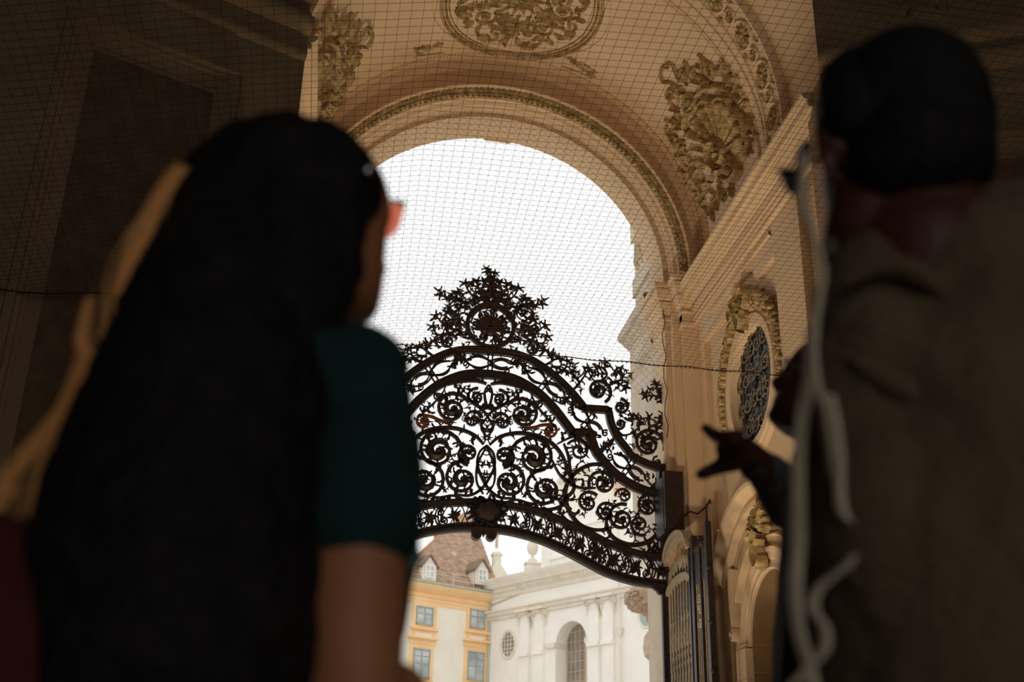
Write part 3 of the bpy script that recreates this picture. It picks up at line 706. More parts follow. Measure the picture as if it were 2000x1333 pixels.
# corner brackets, posts
for mp, sx in ((gm0, 1), (gmm, -1)):
    m = MB(); br = G2((1308, 783), (1330, 800), (1385, 812), (1415, 832), (1428, 852), (1475, 852), (1475, 790), (1400, 770))
    lo = [mp(u, v, .04) for u, v in br]; hi = [mp(u, v, -.04) for u, v in br]; m.loft([lo, hi]); part(m, 'corner_bracket', S_IRON, gate, smooth=False)
    m = MB(); a, b = sorted((mp(2.62, 0, 0)[0], mp(2.86, 0, 0)[0])); m.box(a, b, GY-.1, GY+.1, 4.85, 6.42); m.box(a-.02, b+.02, GY-.12, GY+.12, 6.36, 6.42); a, b = sorted((mp(2.56, 0, 0)[0], mp(2.84, 0, 0)[0])); m.box(a, b, 16.02, 16.13, 5.3, 6.16); a, b = sorted((mp(2.56, 0, 0)[0], mp(2.7, 0, 0)[0])); m.box(a, b, 16.1, 16.6, 5.25, 6.1); part(m, 'end_post', S_IRON, gate, smooth=False)
    for x, y in ((1300, 797), (1304, 868)):
        u, v = gp(x, y); m = MB(); m.tube([mp(u, v, 0), mp(u+.16, v, 0)], .014, 6); m.ball(mp(u+.16, v, 0), .03, 6, 4); part(m, 'wall_clamp', S_IRON, gate)

def tendril(ml, x, y, a, sz, mp, sd, rr, w_=.006):
    # thin stem running out and curling in on itself, with small pointed leaves
    P = [(x, y)]; aa = a
    for k in range(16):
        aa += sd*(.08+.055*k); st = sz*.17*(1-.045*k); P.append((P[-1][0]+math.cos(aa)*st, P[-1][1]+math.sin(aa)*st))
    ml.stroke(P, [w_*(1.5-.04*k) for k in range(17)], .025, mp, 'box'); ml.blob(P[-1][0], P[-1][1], w_*2.1, .02, mp, 6)
    for k in (3, 6, 9): 
        b = math.atan2(P[k+1][1]-P[k][1], P[k+1][0]-P[k][0]); ml.leaf(P[k][0], P[k][1], b-sd*rr.uniform(.5, 1.1), sz*rr.uniform(.4, .65), mp, .02, 'dia', 2, -sd*.6, 0, .12)
def grow(ml, P, mp, side, dens, L, jit=.5, rr=rnd, lobes=2):
    n = len(P); 
    i = 2
    while i < n-2:
        tx, ty = P[i+1][0]-P[i-1][0], P[i+1][1]-P[i-1][1]; a = math.atan2(ty, tx)
        sd = side if side else rr.choice((-1, 1))
        l = L*rr.uniform(.6, 1.15)
        if rr.random() < .45: tendril(ml, P[i][0], P[i][1], a+sd*rr.uniform(.3, .8), l*1.1, mp, sd*rr.choice((1, 1, -1)), rr)
        else: ml.leaf(P[i][0], P[i][1], a+sd*rr.uniform(.5, 1.2), l, mp, .025, 'dia', 3, sd*rr.uniform(.3, 1.5), rr.uniform(-.02, .03), .13)
        i += max(1, int(dens*rr.uniform(.7, 1.4)))
def scroll(c, R0, a0, turns, w_=.02, lead=None, R1=.02, core=True, dense=3, mt=S_IRON, mirror=True, L=.13, conv=G1, name='scroll'):
    (cu, cv), = conv(c)
    sc = (3.507 if conv is G1 else 2.819)*PXM
    R = R0/sc
    for mp in ((gm0, gmm) if mirror else (gm0,)):
        m = MB(); S = spiral(cu, cv, R, max(.018, R*.16) if R1 is None else R1, a0, turns)
        P = ([*conv(*lead)] if lead else [])
        P = smooth2(P+[S[0], S[2]], 4)[:-1]+S[2:] if lead else S
        n = len(P); m.stroke(P, [w_*(1.1-.5*i/n) for i in range(n)], .05, mp, 'box')
        # the eye of the scroll: a broad fleshy leaf rolled up
        if core:
            K = spiral(cu, cv, R*.5, R*.1, a0+2*PI*turns*.6, turns*.55, 14); m.stroke(K, [R*.05+R*.13*math.sin(PI*i/(len(K)-1)) for i in range(len(K))], .07, mp, 'ridge')
            m.blob(cu, cv, R*.13, .07, mp, 7) if core else None
        st0 = random.Random(int(cu*999)); K2 = spiral(cu, cv, R*.5, R*.2, a0+2*PI*turns*.6, turns*.55, 14)
        if core and R > .12:
            for kk in range(0, 13, 2): m.leaf(K2[kk][0], K2[kk][1], math.atan2(K2[kk][1]-cv, K2[kk][0]-cu)+st0.uniform(-.3, .9), R*.36, mp, .03, 'dia', 3, None, .02, .11)
        o = part(m, name, mt, gate)
        l = MB(); st = random.Random(int(cu*1000+cv*77))
        sgn = 1 if turns > 0 else -1
        grow(l, S[:int(len(S)*.6)], mp, sgn, dense, min(L, R*.6), rr=st); grow(l, S[:int(len(S)*.45)], mp, -sgn, dense*1.6, min(L*.8, R*.5), rr=st)
        base = o
        part(l, 'leaves', mt, base)
D = math.radians
# field scrolls, right half (mirrored to the left)
scroll((690, 980), 62, D(100), -1.6, .018)
scroll((845, 1085), 118, D(150), -1.9, .024, L=.16)
scroll((1030, 1200), 50, D(60), -1.6, .02, mt=S_RUST, lead=((860, 1185), (930, 1175), (980, 1160)))
scroll((740, 95), 140, D(230), -1.9, .026, conv=G2, lead=((480, 30), (500, 10)), L=.17) if False else scroll((740, 95), 130, D(200), -2.0, .026, conv=G2, L=.17)
scroll((575, 90), 62, D(270), 1.6, .02, conv=G2)
scroll((600, 230), 98, D(110), -1.8, .024, conv=G2, L=.15)
scroll((800, 270), 108, D(90), 1.9, .024, conv=G2, L=.15)
scroll((985, 60), 66, D(150), -1.5, .018, conv=G2)
scroll((1120, 240), 78, D(200), -1.7, .022, conv=G2)
scroll((1040, 345), 62, D(40), 1.6, .02, conv=G2)
scroll((1235, 310), 46, D(180), -1.4, .016, conv=G2)
scroll((1370, 365), 78, D(-40), 1.8, .022, conv=G2)
scroll((1225, 430), 78, D(70), 1.7, .022, conv=G2)
scroll((1325, 468), 58, D(-60), -1.5, .02, conv=G2)
scroll((1135, 400), 56, D(30), 1.6, .02, conv=G2)
scroll((600, 1190), 0, 0, 1) if False else None
scroll((1105, 1180), 0, 0, 1) if False else None
scroll((530, 1140), 0, 0, 1) if False else None
scroll((700, 1140), 68, D(140), -1.3, .016, dense=2)
# large sweeping ribs linking the scrolls
def rib(pp, w_=.022, conv=G1, mirror=True, leaves=4, L=.15, mt=S_IRON, side=0):
    for mp in ((gm0, gmm) if mirror else (gm0,)):
        P = smooth2(conv(*pp), 6); n = len(P); m = MB(); m.stroke(P, [w_*(.5+.6*math.sin(PI*(i+2)/(n+4))) for i in range(n)], .05, mp, 'box'); o = part(m, 'linking_rib', mt, gate)
        if leaves:
            l = MB(); grow(l, P, mp, side, leaves, L, rr=random.Random(int(pp[0][0]))); part(l, 'leaves', mt, o)
rib(((618, 1296), (690, 1240), (820, 1215), (960, 1240), (1060, 1300), (1130, 1400), (1145, 1500)), .028)
rib(((610, 885), (585, 930), (590, 1000), (615, 1045), (680, 1040), (740, 1000), (750, 960)), .02)
rib(((625, 880), (700, 870), (800, 890), (900, 930)), .026)
rib(((640, 1060), (590, 1120), (560, 1180), (600, 1240)), .014, leaves=2)
rib(((480, 30), (440, 70), (430, 140), (460, 220), (500, 280), (560, 318), (640, 320)), .02, conv=G2, leaves=7, L=.1)
rib(((480, 300), (520, 240), (525, 150), (500, 80), (476, 30)), .016, conv=G2, leaves=6, L=.08)
rib(((905, 20), (930, 90), (940, 170), (960, 270), (905, 330), (880, 370), (800, 385), (740, 370)), .026, conv=G2)
rib(((1180, 190), (1120, 140), (1040, 140), (960, 190), (915, 270), (925, 370), (985, 460), (1070, 495), (1150, 490)), .03, conv=G2)
rib(((1150, 400), (1140, 470), (1180, 540), (1270, 578), (1370, 560), (1435, 490), (1445, 400), (1430, 320)), .03, conv=G2)
rib(((840, 110), (890, 200), (980, 260), (1080, 265)), .018, conv=G2)
rib(((870, 380), (910, 430), (985, 490)), .014, conv=G2, leaves=2)
rib(((1400, 560), (1370, 590), (1420, 620), (1450, 600)), .012, conv=G2, leaves=2)
rib(((780, 300), (860, 320), (900, 360)), .012, conv=G2, leaves=2)
rib(((560, 350), (640, 330), (700, 345), (760, 360)), .014, conv=G2, leaves=2)
rib(((1080, 1290), (1200, 1240), (1280, 1290), (1290, 1330)), .016, leaves=3)
rib(((900, 940), (930, 1010), (1000, 1100), (1070, 1180)), .012, leaves=2)
rib(((1290, 120), (1300, 200), (1340, 250)), .01, conv=G2, leaves=2) if False else None

# knots between the arched bands
def knot(c, conv, ang, L=.42, W=.1, mirror=True):
    (u, v), = conv(c)
    for mp in ((gm0, gmm) if mirror else (gm0,)):
        m = MB(); ca, sa = math.cos(ang), math.sin(ang)
        T = lambda P: [(u+x*ca-y*sa, v+x*sa+y*ca) for x, y in P]
        for d_ in (-1, 1):
            m.stroke(T([(x, d_*.03+d_*W*.55*math.sin(abs(x)/L*PI)*1.0) for x in [L*(-1+2*i/24) for i in range(25)]]), .013, .03, mp, 'box')
            m.stroke(T([(x, d_*(-.025+W*.8*math.sin(x/L*PI))) for x in [L*(-1+2*i/24)*.75 for i in range(25)]]), .011, .03, mp, 'box')
            m.stroke(T([(d_*.035, -W*1.3), (d_*.03, 0), (d_*.035, W*1.3)]), .012, .03, mp, 'box')
            m.stroke(T([(d_*.035+x, y) for x, y in spiral(0, W*1.3, .035, .01, 0, .8)]), .01, .03, mp, 'box')
            S = spiral(d_*(L+.02), d_*W*.5, .06, .012, PI/2 if d_ > 0 else -PI/2, 1.3); m.stroke(T(S), .011, .03, mp, 'box')
            S = spiral(d_*(L*.75), -d_*W*.95, .045, .012, PI, 1.1); m.stroke(T(S), .01, .03, mp, 'box')
        for x in (-.035, 0, .035):
            for y in (-.045, 0, .045): p, = T([(x, y)]); m.blob(p[0], p[1], .017, .03, mp, 6)
        p, = T([(0, W*1.5)]); m.blob(p[0], p[1], .03, .03, mp, 6); p, = T([(0, -W*1.4)]); m.blob(p[0], p[1], .03, .03, mp, 6)
        o = part(m, 'interlaced_knot', S_IRON, gate)
        l = MB(); rr = random.Random(int(u*100))
        for sx in (-1, 1):
            p, = T([(sx*(L+.17), 0)])
            for q in range(6): l.leaf(p[0], p[1], q*PI/3+ang, .1, mp, .02, 'dia', 1)
            for q in range(4): p2, = T([(sx*(L+.1+rr.uniform(-.1, .2)), rr.uniform(-.12, .12))]); l.leaf(p2[0], p2[1], rr.uniform(0, 6.28), .1, mp, .02, 'dia', 1)
            m2 = T([(sx*(L+.12), .13), (sx*(L+.17), .05), (sx*(L+.17), -.06), (sx*(L+.3), -.12)]); l.stroke(smooth2(m2), .01, .03, mp, 'box')
        part(l, 'leaves', S_IRON, o)
knot((622, 735), G1, 0, .36, .11, False)
knot((1000, 870), G1, -.62, .36, .11)
knot((1290, 1135), G1, -.72, .3, .1)
knot((1262, 150), G2, -.62, .3, .1)
# frieze between the two rails
n1 = 40
for mp in (gm0, gmm):
    PU, PL = railU, railL; L_ = min(len(PU), len(PL)); k = 0
    for i in range(4, L_-1, 2):
        a, b = PU[i], PL[i]
        c = ((a[0]+b[0])/2, (a[1]+b[1])/2); hgt = (a[1]-b[1])*.5-.06
        if c[0] < .34: continue
        k += 1; m = MB(); l = MB(); ang = math.atan2(PU[i+1][1]-PU[i-1][1], PU[i+1][0]-PU[i-1][0])
        rr = random.Random(i)
        if k % 2:
            for q in range(8): l.leaf(c[0], c[1], q*PI/4+ang+.3, hgt*(1.05 if q % 2 else .85), mp, .02, 'dia', 1)
            l.blob(c[0], c[1], .03, .035, mp, 7); part(l, 'frieze_star', S_IRON, gate)
        else:
            for sd in (-1, 1):
                m.stroke(spiral(c[0]-sd*.0+.03*sd, c[1]+sd*hgt*.45, hgt*.42, .014, PI/2*sd, 1.4*sd), .011, .03, mp, 'box')
                m.stroke(arc(c[0]+sd*.02, c[1], hgt*.6, hgt*1.02, sd*PI/2, -sd*PI/2, 10), .012, .03, mp, 'box')
            for q in range(4): m.leaf(c[0]+rr.uniform(-.03, .03), c[1]+rr.uniform(-.08, .08), rr.uniform(0, 6.28), .08, mp, .02, 'dia', 1)
            m.blob(c[0], c[1], .03, .03, mp, 6); part(m, 'frieze_loop', S_IRON, gate)
# two wavy bars threading the frieze
for mp in (gm0, gmm):
    for ph in (0, PI):
        m = MB(); P = []
        L_ = min(len(railU), len(railL))
        for i in range(2, (L_-1)*4):
            j = i//4; f = (i % 4)/4
            a = [railU[j][q]*(1-f)+railU[j+1][q]*f for q in (0, 1)]; b = [railL[j][q]*(1-f)+railL[j+1][q]*f for q in (0, 1)]
            t = .5+.38*math.sin(i/4*PI/2+ph); P.append((a[0]*(1-t)+b[0]*t, a[1]*(1-t)+b[1]*t))
        m.stroke(P, .008, .02, mp, 'box'); part(m, 'frieze_wave', S_IRON, gate)
# boss at the crown of the rails, and two hanging scrolls
m = MB(); (bu, bv), = G2((480, 400))
m.loft([[gm0(bu+.24*a*math.cos(t)*(1+.08*math.cos(6*t)), bv+.19*a*math.sin(t)*(1+.1*math.cos(5*t)), h) for t in [2*PI*k/28 for k in range(28)]] for a, h in ((1, -.06), (1, .06), (.88, .12), (.8, .1), (.6, .18), (.1, .2))])
for q in range(18): t = 2*PI*q/18; m.leaf(bu+.2*math.cos(t), bv+.16*math.sin(t), t+.4, .13, gm0, .1, 'ridge', 2, None, .04)
part(m, 'boss', S_IRON, gate)
for mp in (gm0, gmm):
    (u, v), = G2((500, 528)); m = MB(); S = spiral(u, v, .088, .02, PI*.85, -1.5); m.stroke(S, [.026-.012*i/len(S) for i in range(len(S))], .14, mp, 'box'); m.blob(u, v, .03, .08, mp, 7); part(m, 'pendant_scroll', S_IRON, gate)
m = MB(); (u, v), = G2((465, 505)); m.stroke([(u, v+.04), (u, v-.02), (u, v-.07)], [.04, .03, .008], .1, gm0, 'box'); part(m, 'pendant_tip', S_IRON, gate)

# crest above the outer band: roundel with a leaf fan
(cu, cv), = G1((632, 480)); cu = 0.0
m = MB(); R = .365; m.stroke(arc(cu, cv, R, R, 0, 2*PI, 40)[:-1], .034, .07, gm0, 'box', 0, True); m.stroke(arc(cu, cv, R*.86, R*.86, .3, PI-.3, 24), .012, .05, gm0, 'box'); part(m, 'crest_ring', S_IRON, gate)
m = MB()
for q in range(46):
    a = rnd.uniform(0, 2*PI); r = R*rnd.uniform(.72, 1.0); m.leaf(r*math.cos(a), cv+r*math.sin(a), a+PI+rnd.uniform(-1, 1), .11, gm0, .03, 'dia', 3, None, rnd.uniform(-.04, .02), .11)
for q in range(17):
    a = D(5+q*10.6); L = .33; P = [(cu+math.cos(a)*L*t*.95, cv-.1+math.sin(a)*L*t*1.1) for t in (.1, .3, .5, .7, .9)]
    m.stroke(P, [.008, .01, .014, .022, .012], .03, gm0, 'box'); m.leaf(P[3][0], P[3][1], a, .11, gm0, .03, 'dia', 2)
    m.leaf(P[1][0], P[1][1], a+.6, .1, gm0, .03, 'dia', 1); m.leaf(P[2][0], P[2][1], a-.7, .09, gm0, .03, 'dia', 1)
m.blob(cu, cv-.1, .09, .06, gm0); part(m, 'leaf_fan', S_IRON, gate)
for mp in (gm0, gmm):
    m = MB(); m.stroke(spiral(.085, cv-.2, .075, .014, D(150), -1.5), .016, .04, mp, 'box'); m.stroke(smooth2([(.01, cv-.1), (.05, cv-.16), (.14, cv-.24), (.22, cv-.26)]), .016, .04, mp, 'box'); part(m, 'crest_scroll', S_IRON, gate)
    rr = random.Random(5); m = MB()
    for q in range(52):
        a = rr.uniform(-PI/2+.3, PI/2+.2); r = R+rr.uniform(-.03, .16)*(.6 if a < 0 else 1)
        (m.leaf(r*math.cos(a), cv+r*math.sin(a), a+rr.uniform(-1, 1), rr.uniform(.09, .16), mp, .03, 'dia', 3, None, rr.uniform(-.03, .03), .11) if q % 3 else tendril(m, r*math.cos(a), cv+r*math.sin(a), a+rr.uniform(-1, 1), .13, mp, rr.choice((-1, 1)), rr))
    part(m, 'crest_leaves', S_IRON, gate)
def spray(pts, tip, mirror=True, L=.13, seed=1, dens=2, w_=.02, conv=G1):
    for mp in ((gm0, gmm) if mirror else (gm0,)):
        P = smooth2(conv(*pts), 5); n = len(P); m = MB(); m.stroke(P, [w_*(1-.6*i/n) for i in range(n)], .04, mp, 'box'); rr = random.Random(seed); grow(m, P, mp, 0, dens, L, rr=rr)
        (tu, tv), = conv(tip); a = math.atan2(P[-1][1]-P[-4][1], P[-1][0]-P[-4][0])
        for q in (-1, -.4, .3, .9): m.leaf(P[-1][0], P[-1][1], a+q, L*.85, mp, .03, 'dia', 3, q, 0, .12)
        part(m, 'leafy_spray', S_IRON, gate)
spray(((800, 360), (860, 345), (900, 370), (915, 430)), (915, 430), seed=2)
spray(((780, 350), (830, 350), (870, 330), (920, 345), (965, 330)), (985, 325), seed=3)
spray(((860, 350), (868, 320), (860, 300)), (860, 290), seed=13)
spray(((830, 500), (880, 430), (930, 440), (930, 500), (900, 520)), (900, 520), seed=4)
spray(((830, 545), (900, 545), (950, 520), (990, 480)), (1010, 490), seed=5, L=.13)
spray(((850, 550), (920, 590), (980, 600), (1010, 560)), (1040, 560), seed=6)
scroll((905, 635), 62, D(160), -1.6, .018)
spray(((960, 690), (1000, 650), (1040, 680)), (1080, 680), seed=7, L=.12)
spray(((1000, 750), (1050, 720), (1080, 700)), (1090, 690), seed=8, L=.11)
spray(((1090, 800), (1130, 780), (1150, 730)), (1160, 715), seed=9, L=.13)
spray(((1040, 760), (1100, 760), (1110, 720)), (1110, 715), seed=19, L=.12)
spray(((640, 340), (690, 300), (740, 310), (790, 270), (815, 230)), (820, 220), seed=10)
spray(((690, 310), (720, 250), (735, 200)), (730, 180), seed=11)
spray(((640, 340), (660, 240), (645, 170)), (640, 150), seed=12, L=.13)
spray(((680, 270), (700, 240), (690, 190)), (680, 180), seed=15, L=.12)
spray(((622, 330), (650, 270), (632, 200), (605, 130), (598, 95)), (600, 90), mirror=False, seed=14, L=.11)
spray(((625, 200), (640, 160), (618, 120)), (618, 110), mirror=True, seed=17, L=.1)
rib(((640, 345), (600, 280), (640, 220), (620, 170)), .014, leaves=0)
rib(((740, 350), (700, 310), (660, 300), (640, 340)), .02, leaves=2)
# shoulder crest on the right, and its twin
scroll((1365, 925), 90, D(-60), 1.8, .024, L=.17)
spray(((1190, 920), (1230, 870), (1200, 830), (1190, 800)), (1190, 790), seed=21)
spray(((1220, 890), (1270, 820), (1290, 780)), (1290, 770), seed=22, L=.13)
spray(((1300, 850), (1330, 800), (1360, 770)), (1360, 765), seed=23)
spray(((1380, 860), (1420, 820), (1405, 770), (1412, 735)), (1415, 730), seed=24, L=.12)
spray(((1430, 890), (1490, 870), (1540, 900)), (1550, 900), seed=25)
spray(((1440, 870), (1520, 850), (1530, 810), (1490, 800)), (1480, 810), seed=26, L=.13)
scroll((1515, 1035), 58, D(90), -1.5, .02, dense=2)
scroll((1510, 1150), 48, D(160), 1.4, .016, dense=2)
spray(((1540, 1110), (1580, 1130), (1620, 1110)), (1640, 1110), seed=27, L=.12)
spray(((1480, 1180), (1530, 1230), (1600, 1215)), (1620, 1210), seed=28, L=.12)
spray(((1640, 1200), (1640, 1130), (1700, 1110)), (1710, 1110), seed=31, L=.13)
scroll((1370, 22), 92, D(-20), 1.9, .024, conv=G2, L=.16)
spray(((1720, 1170), (1770, 1150), (1800, 1090), (1815, 1020), (1790, 970), (1740, 960), (1700, 960)), (1690, 960), seed=29)
spray(((1790, 970), (1765, 930), (1760, 890)), (1765, 880), seed=30, L=.12)
spray(((1760, 1180), (1800, 1160), (1815, 1120)), (1815, 1110), seed=32, L=.12)
scroll((1420, 120), 30, D(90), 1.2, .012, conv=G2, core=False, dense=2)

# ------------------------------------------------------------------ open gate leaf standing along the right jamb
LX = 4.76
leafg = thing('gate_leaf', 'tall openwork iron gate leaf folded open against the jamb, with an arched pale top', 'gate', (LX, 15.9, 0))
def lm(u, v, h): return (LX-h, u, v)   # u along Y
m = MB()
y0, y1 = 15.36, 16.5
m.stroke([(y1, 0), (y1, 4.92)], .035, .06, lm, 'box'); m.stroke([(y0, 0), (y0, 4.85)], .03, .06, lm, 'box'); part(m, 'stile', S_IRON, leafg, smooth=False)
m = MB(); yc = (y0+y1)/2; hw = (y1-y0)/2
ar = [(yc+hw*math.cos(t), 4.85+.3*math.sin(t)) for t in [PI*k/20 for k in range(21)]]
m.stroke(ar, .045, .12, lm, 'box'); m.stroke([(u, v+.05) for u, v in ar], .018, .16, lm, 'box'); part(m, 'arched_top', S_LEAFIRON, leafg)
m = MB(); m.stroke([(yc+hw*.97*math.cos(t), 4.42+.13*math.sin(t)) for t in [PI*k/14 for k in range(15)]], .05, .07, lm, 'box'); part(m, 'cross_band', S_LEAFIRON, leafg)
m = MB()
for k in range(13): u = y0+.08+(y1-y0-.16)*k/12; m.leaf(u, 4.62+.24*math.sqrt(max(0, 1-((u-yc)/hw)**2)), -PI/2, .2, lm, .02, 'dia', 2)
for k in range(12): u = y0+.12+(y1-y0-.2)*k/12; m.stroke(spiral(u, 4.55, .045, .01, 0, 1.2), .008, .02, lm, 'box')
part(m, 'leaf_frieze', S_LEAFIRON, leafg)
for k in range(8):
    u = y0+.09+(y1-y0-.18)*k/7; m = MB(); zz = 0.02
    rr = .011; pts = []; rad = []
    for z in [0.02, .8, 1.5, 1.56, 1.6, 2.2, 2.8, 2.84, 2.88, 2.92, 3.0, 3.04, 3.32, 3.36, 3.42, 3.5, 3.56, 3.6, 4.1, 4.4]:
        pts.append((LX, u, z)); rad.append(.026 if z in (1.56, 2.84, 2.92, 3.04, 3.36, 3.5, 3.6) else .012)
    pts.append((LX, u, 4.75)); rad.append(.01); m.tube(pts, rad, 6)
    for z in (3.9, 3.2, 2.5): m.leaf(u, z, PI/2, .13, lm, .02, 'dia', 1); m.leaf(u, z, -PI/2, .13, lm, .02, 'dia', 1)
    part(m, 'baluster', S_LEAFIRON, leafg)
m = MB(); m.stroke([(y1-.07, 0), (y1-.07, 4.6)], .008, .03, lm, 'box')
for k in range(60): m.leaf(y1-.045, .1+k*.075, rnd.uniform(.6, 2.4), .07, lm, .02, 'dia', 1)
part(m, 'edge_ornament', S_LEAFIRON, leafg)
m = MB(); m.box(LX-.08, LX+.1, 16.52, 16.6, 0, 4.45); part(m, 'hinge_post', S_IRON, leafg, smooth=False)
m = MB(); m.box(LX+.05, LX+.065, y0, y1, 0, 4.8); part(m, 'back_panel', S_IRON, leafg, smooth=False)
# second, narrow panel nearer the rotunda
leafn = thing('side_gate_panel', 'narrow dark iron gate panel with two posts, right of the folded leaf', 'gate', (LX, 14.9, 0))
for u, t in ((15.22, 4.98), (14.88, 4.9), (14.6, 5.02)):
    m = MB(); m.box(LX-.03, LX+.05, u-.05 if u != 14.88 else u-.02, u+.05 if u != 14.88 else u+.02, 0, t)
    if u == 14.6: m.tube([(LX, u-.03, 5.0), (LX, u-.03, 5.25)], [.02, .006], 6)
    part(m, 'post', S_IRON, leafn, smooth=False)
m = MB(); m.box(LX-.01, LX+.05, 14.62, 15.2, 4.3, 4.72)
for k in range(16): m.leaf(14.66+.5*rnd.random(), 4.72, PI/2+rnd.uniform(-.8, .8), .16, lm, .05, 'ridge', 2)
part(m, 'lock_plate', S_IRON, leafn)
m = MB()
for u in (14.72, 14.8, 14.96, 15.04, 15.12): m.tube([(LX, u, 0), (LX, u, 2.8), (LX, u, 2.86), (LX, u, 2.92), (LX, u, 4.3)], [.01, .01, .024, .01, .01], 6)
for k in range(3): m.stroke(spiral(15.0, 4.1-.16*k, .07, .012, 0, 1.4*(1 if k % 2 else -1)), .012, .03, lm, 'box')
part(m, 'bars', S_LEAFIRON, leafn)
for z in (4.4, 3.7, 3.1): m = MB(); m.ball((LX-.02, 14.52, z), .035, 8, 6); part(m, 'stud', S_IRON, leafn)

# ------------------------------------------------------------------ netting
NET = np.array([[0, 11.7, 0], [5.2, 11.7, 0], [-2.4, 9.5, 0]], float)
p1, p2, p3 = (.47, 11.7, 5.95), (5.2, 11.7, 5.97), (-2.35, 9.6, 5.3)
A_ = np.cross(np.subtract(p2, p1), np.subtract(p3, p1)); nz_ = lambda x, y: 5.96+.23*min(0, x-.5)
far = [(-6.2, 7.9), (-.85, 10.38), (-.95, 11.7), (5.25, 11.7), (5.3, 10.8), (5.05, 10.35), (9, 8.5)]
def fy(x):
    b = -1e9
    for (x0, y0_), (x1, y1_) in zip(far[:-1], far[1:]):
        if min(x0, x1) <= x <= max(x0, x1) and x0 != x1: b = max(b, y0_+(y1_-y0_)*(x-x0)/(x1-x0))
    return b
m = MB(); CELL = .078
def sag(x, y): return nz_(x, y)-.03*math.sin((x+1)*.9)**2*1.0+.02*math.sin(y*1.7+x)
x = -5.6
while x < 8.0:
    ye = fy(x)
    if ye > 4.8:
        k = max(2, int((ye-4.6)/.8)); m.tube([(x+.01*math.sin(q*1.3+x), 4.6+(ye-4.6)*q/k, sag(x, 4.6+(ye-4.6)*q/k)) for q in range(k+1)], .0015, 3, False)
    x += CELL
y = 4.7
while y < 11.7:
    xs = [q*.4-5.6 for q in range(36)]; run = []
    for x in xs+[99]:
        if x < 50 and fy(x) >= y: run.append((x, y+.008*math.sin(x*2), sag(x, y)))
        else:
            if len(run) > 1: m.tube(run, .0015, 3, False)
            run = []
    y += CELL
net = thing('bird_net', 'fine square mesh bird net stretched flat under the vault', 'net', (2, 9, 5.9))
part(m, 'mesh', S_NET, net, smooth=False, fix=False)
m = MB(); m.tube([(x, y, nz_(x, y)-.02+.01*math.sin(x*9)) for x, y in [(-.95+6.2*k/60, 11.68) for k in range(61)]], .006, 5)
for k in range(120): x = -.95+6.15*k/119; m.ball((x, 11.68, nz_(x, 11.68)-.02), .009, 5, 4)
part(m, 'edge_cable', S_NET, net)
m = MB(); P = [(-5.9+5.05*k/40, 8.0+2.34*k/40) for k in range(41)]; m.tube([(x, y-.03, nz_(x, y)-.02-.05*math.sin(PI*k/40*4)**2) for k, (x, y) in enumerate(P)], .008, 5)
for k, (x, y) in enumerate(P): m.ball((x, y-.03, nz_(x, y)-.02-.05*math.sin(PI*k/40*4)**2), .014, 5, 4)
part(m, 'edge_cable', S_NET, net)
# second net: diamond mesh closing the portal arch above the gate
m = MB(); c2 = .088; ZB = 7.05; R2 = 2.87; YN = 16.24
def clip(x0, z0, dx, dz):
    pts = []; seg = []
    for k in range(400):
        x, z = x0+dx*k*.04, z0+dz*k*.04; ins = z > ZB-.35*math.cos((x-AX)*1.1) and ((z < AZ and abs(x-AX) < (2.72 if z < 9.3 else R2)) or (x-AX)**2+(z-AZ)**2 < R2**2)
        if ins: seg.append((x, YN+.03*math.sin(x*2)*math.sin(z*2), z))
        elif seg: break
    if len(seg) > 2: m.tube([seg[0]]+seg[6:-6:12]+[seg[-1]], .0016, 3, False)
q = -9.0
while q < 9.0:
    for s_ in (1, -1): 
        clip(AX-s_*3.0, 8.8+q, s_*.7071, .7071) if q < 3.4 else None
    q += c2*1.4142
portal_net = thing('bird_net', 'diamond mesh bird net hung upright across the portal arch', 'net', (AX, YN, 9))
part(m, 'mesh', S_NET, portal_net, smooth=False, fix=False)
m = MB(); P = [(AX+2.87*math.cos(t), YN, AZ+2.87*math.sin(t)) for t in [PI*k/60 for k in range(61)]]
P = [(AX+2.72+.03*math.sin(k*2), YN-.02, 9.4-.19*(14-k)) for k in range(0, 12)]+P+[(AX-2.72, YN, 9.0-.2*k) for k in range(10)]
m.tube(P, .007, 5); part(m, 'rope', S_NET, portal_net)
# loose cable slung from the right jamb behind the folded leaf
m = MB(); m.tube([(4.78, 16.28, 5.42), (4.9, 16.28, 5.5), (4.97, 15.97, 5.55), (5.08, 15.96, 5.52), (5.18, 15.9, 5.6), (5.19, 15.7, 5.66), (5.19, 15.67, 5.6)], .012, 6)
tag(m.obj('cable', S_NET), 'thin dark cable looped round the right pilaster above the folded gate leaf', 'cable')
# ================================================================== OUTSIDE
S_EXT = mat('pale_limestone', (0.64, 0.54, 0.40), (0.75, 0.64, 0.49), 1.5, .85, .4, 12)
S_WHITE = mat('white_render', (.87, .83, .75), (.92, .88, .8), .5, .9)
S_WHITE2 = mat('shade_grey_moulding', (.74, .67, .56), (.82, .75, .64), .8, .9)  # greyed below the wall white, painting in relief that flat light lacks
S_YEL = mat('ochre_yellow_render', (.88, .58, .29), (.93, .65, .35), .6, .9)
S_BEIGE = mat('beige_render', (0.83, 0.77, 0.64), (0.89, 0.83, 0.71), .4, .9)
S_FRAMEG = mat('grey_green_window_paint', (0.37, 0.40, 0.37), None, 3, .6)
S_PANE = mat('window_pane', (.34, .38, .38), (.62, .65, .63), .7, .12, spec=.7)
S_PANED = mat('leaded_pane', (0.21, 0.18, 0.14), (0.31, 0.27, 0.21), .8, .3, spec=.5)
S_COPPER = mat('weathered_copper', (0.44, 0.52, 0.44), (0.52, 0.58, 0.50), .8, .7)
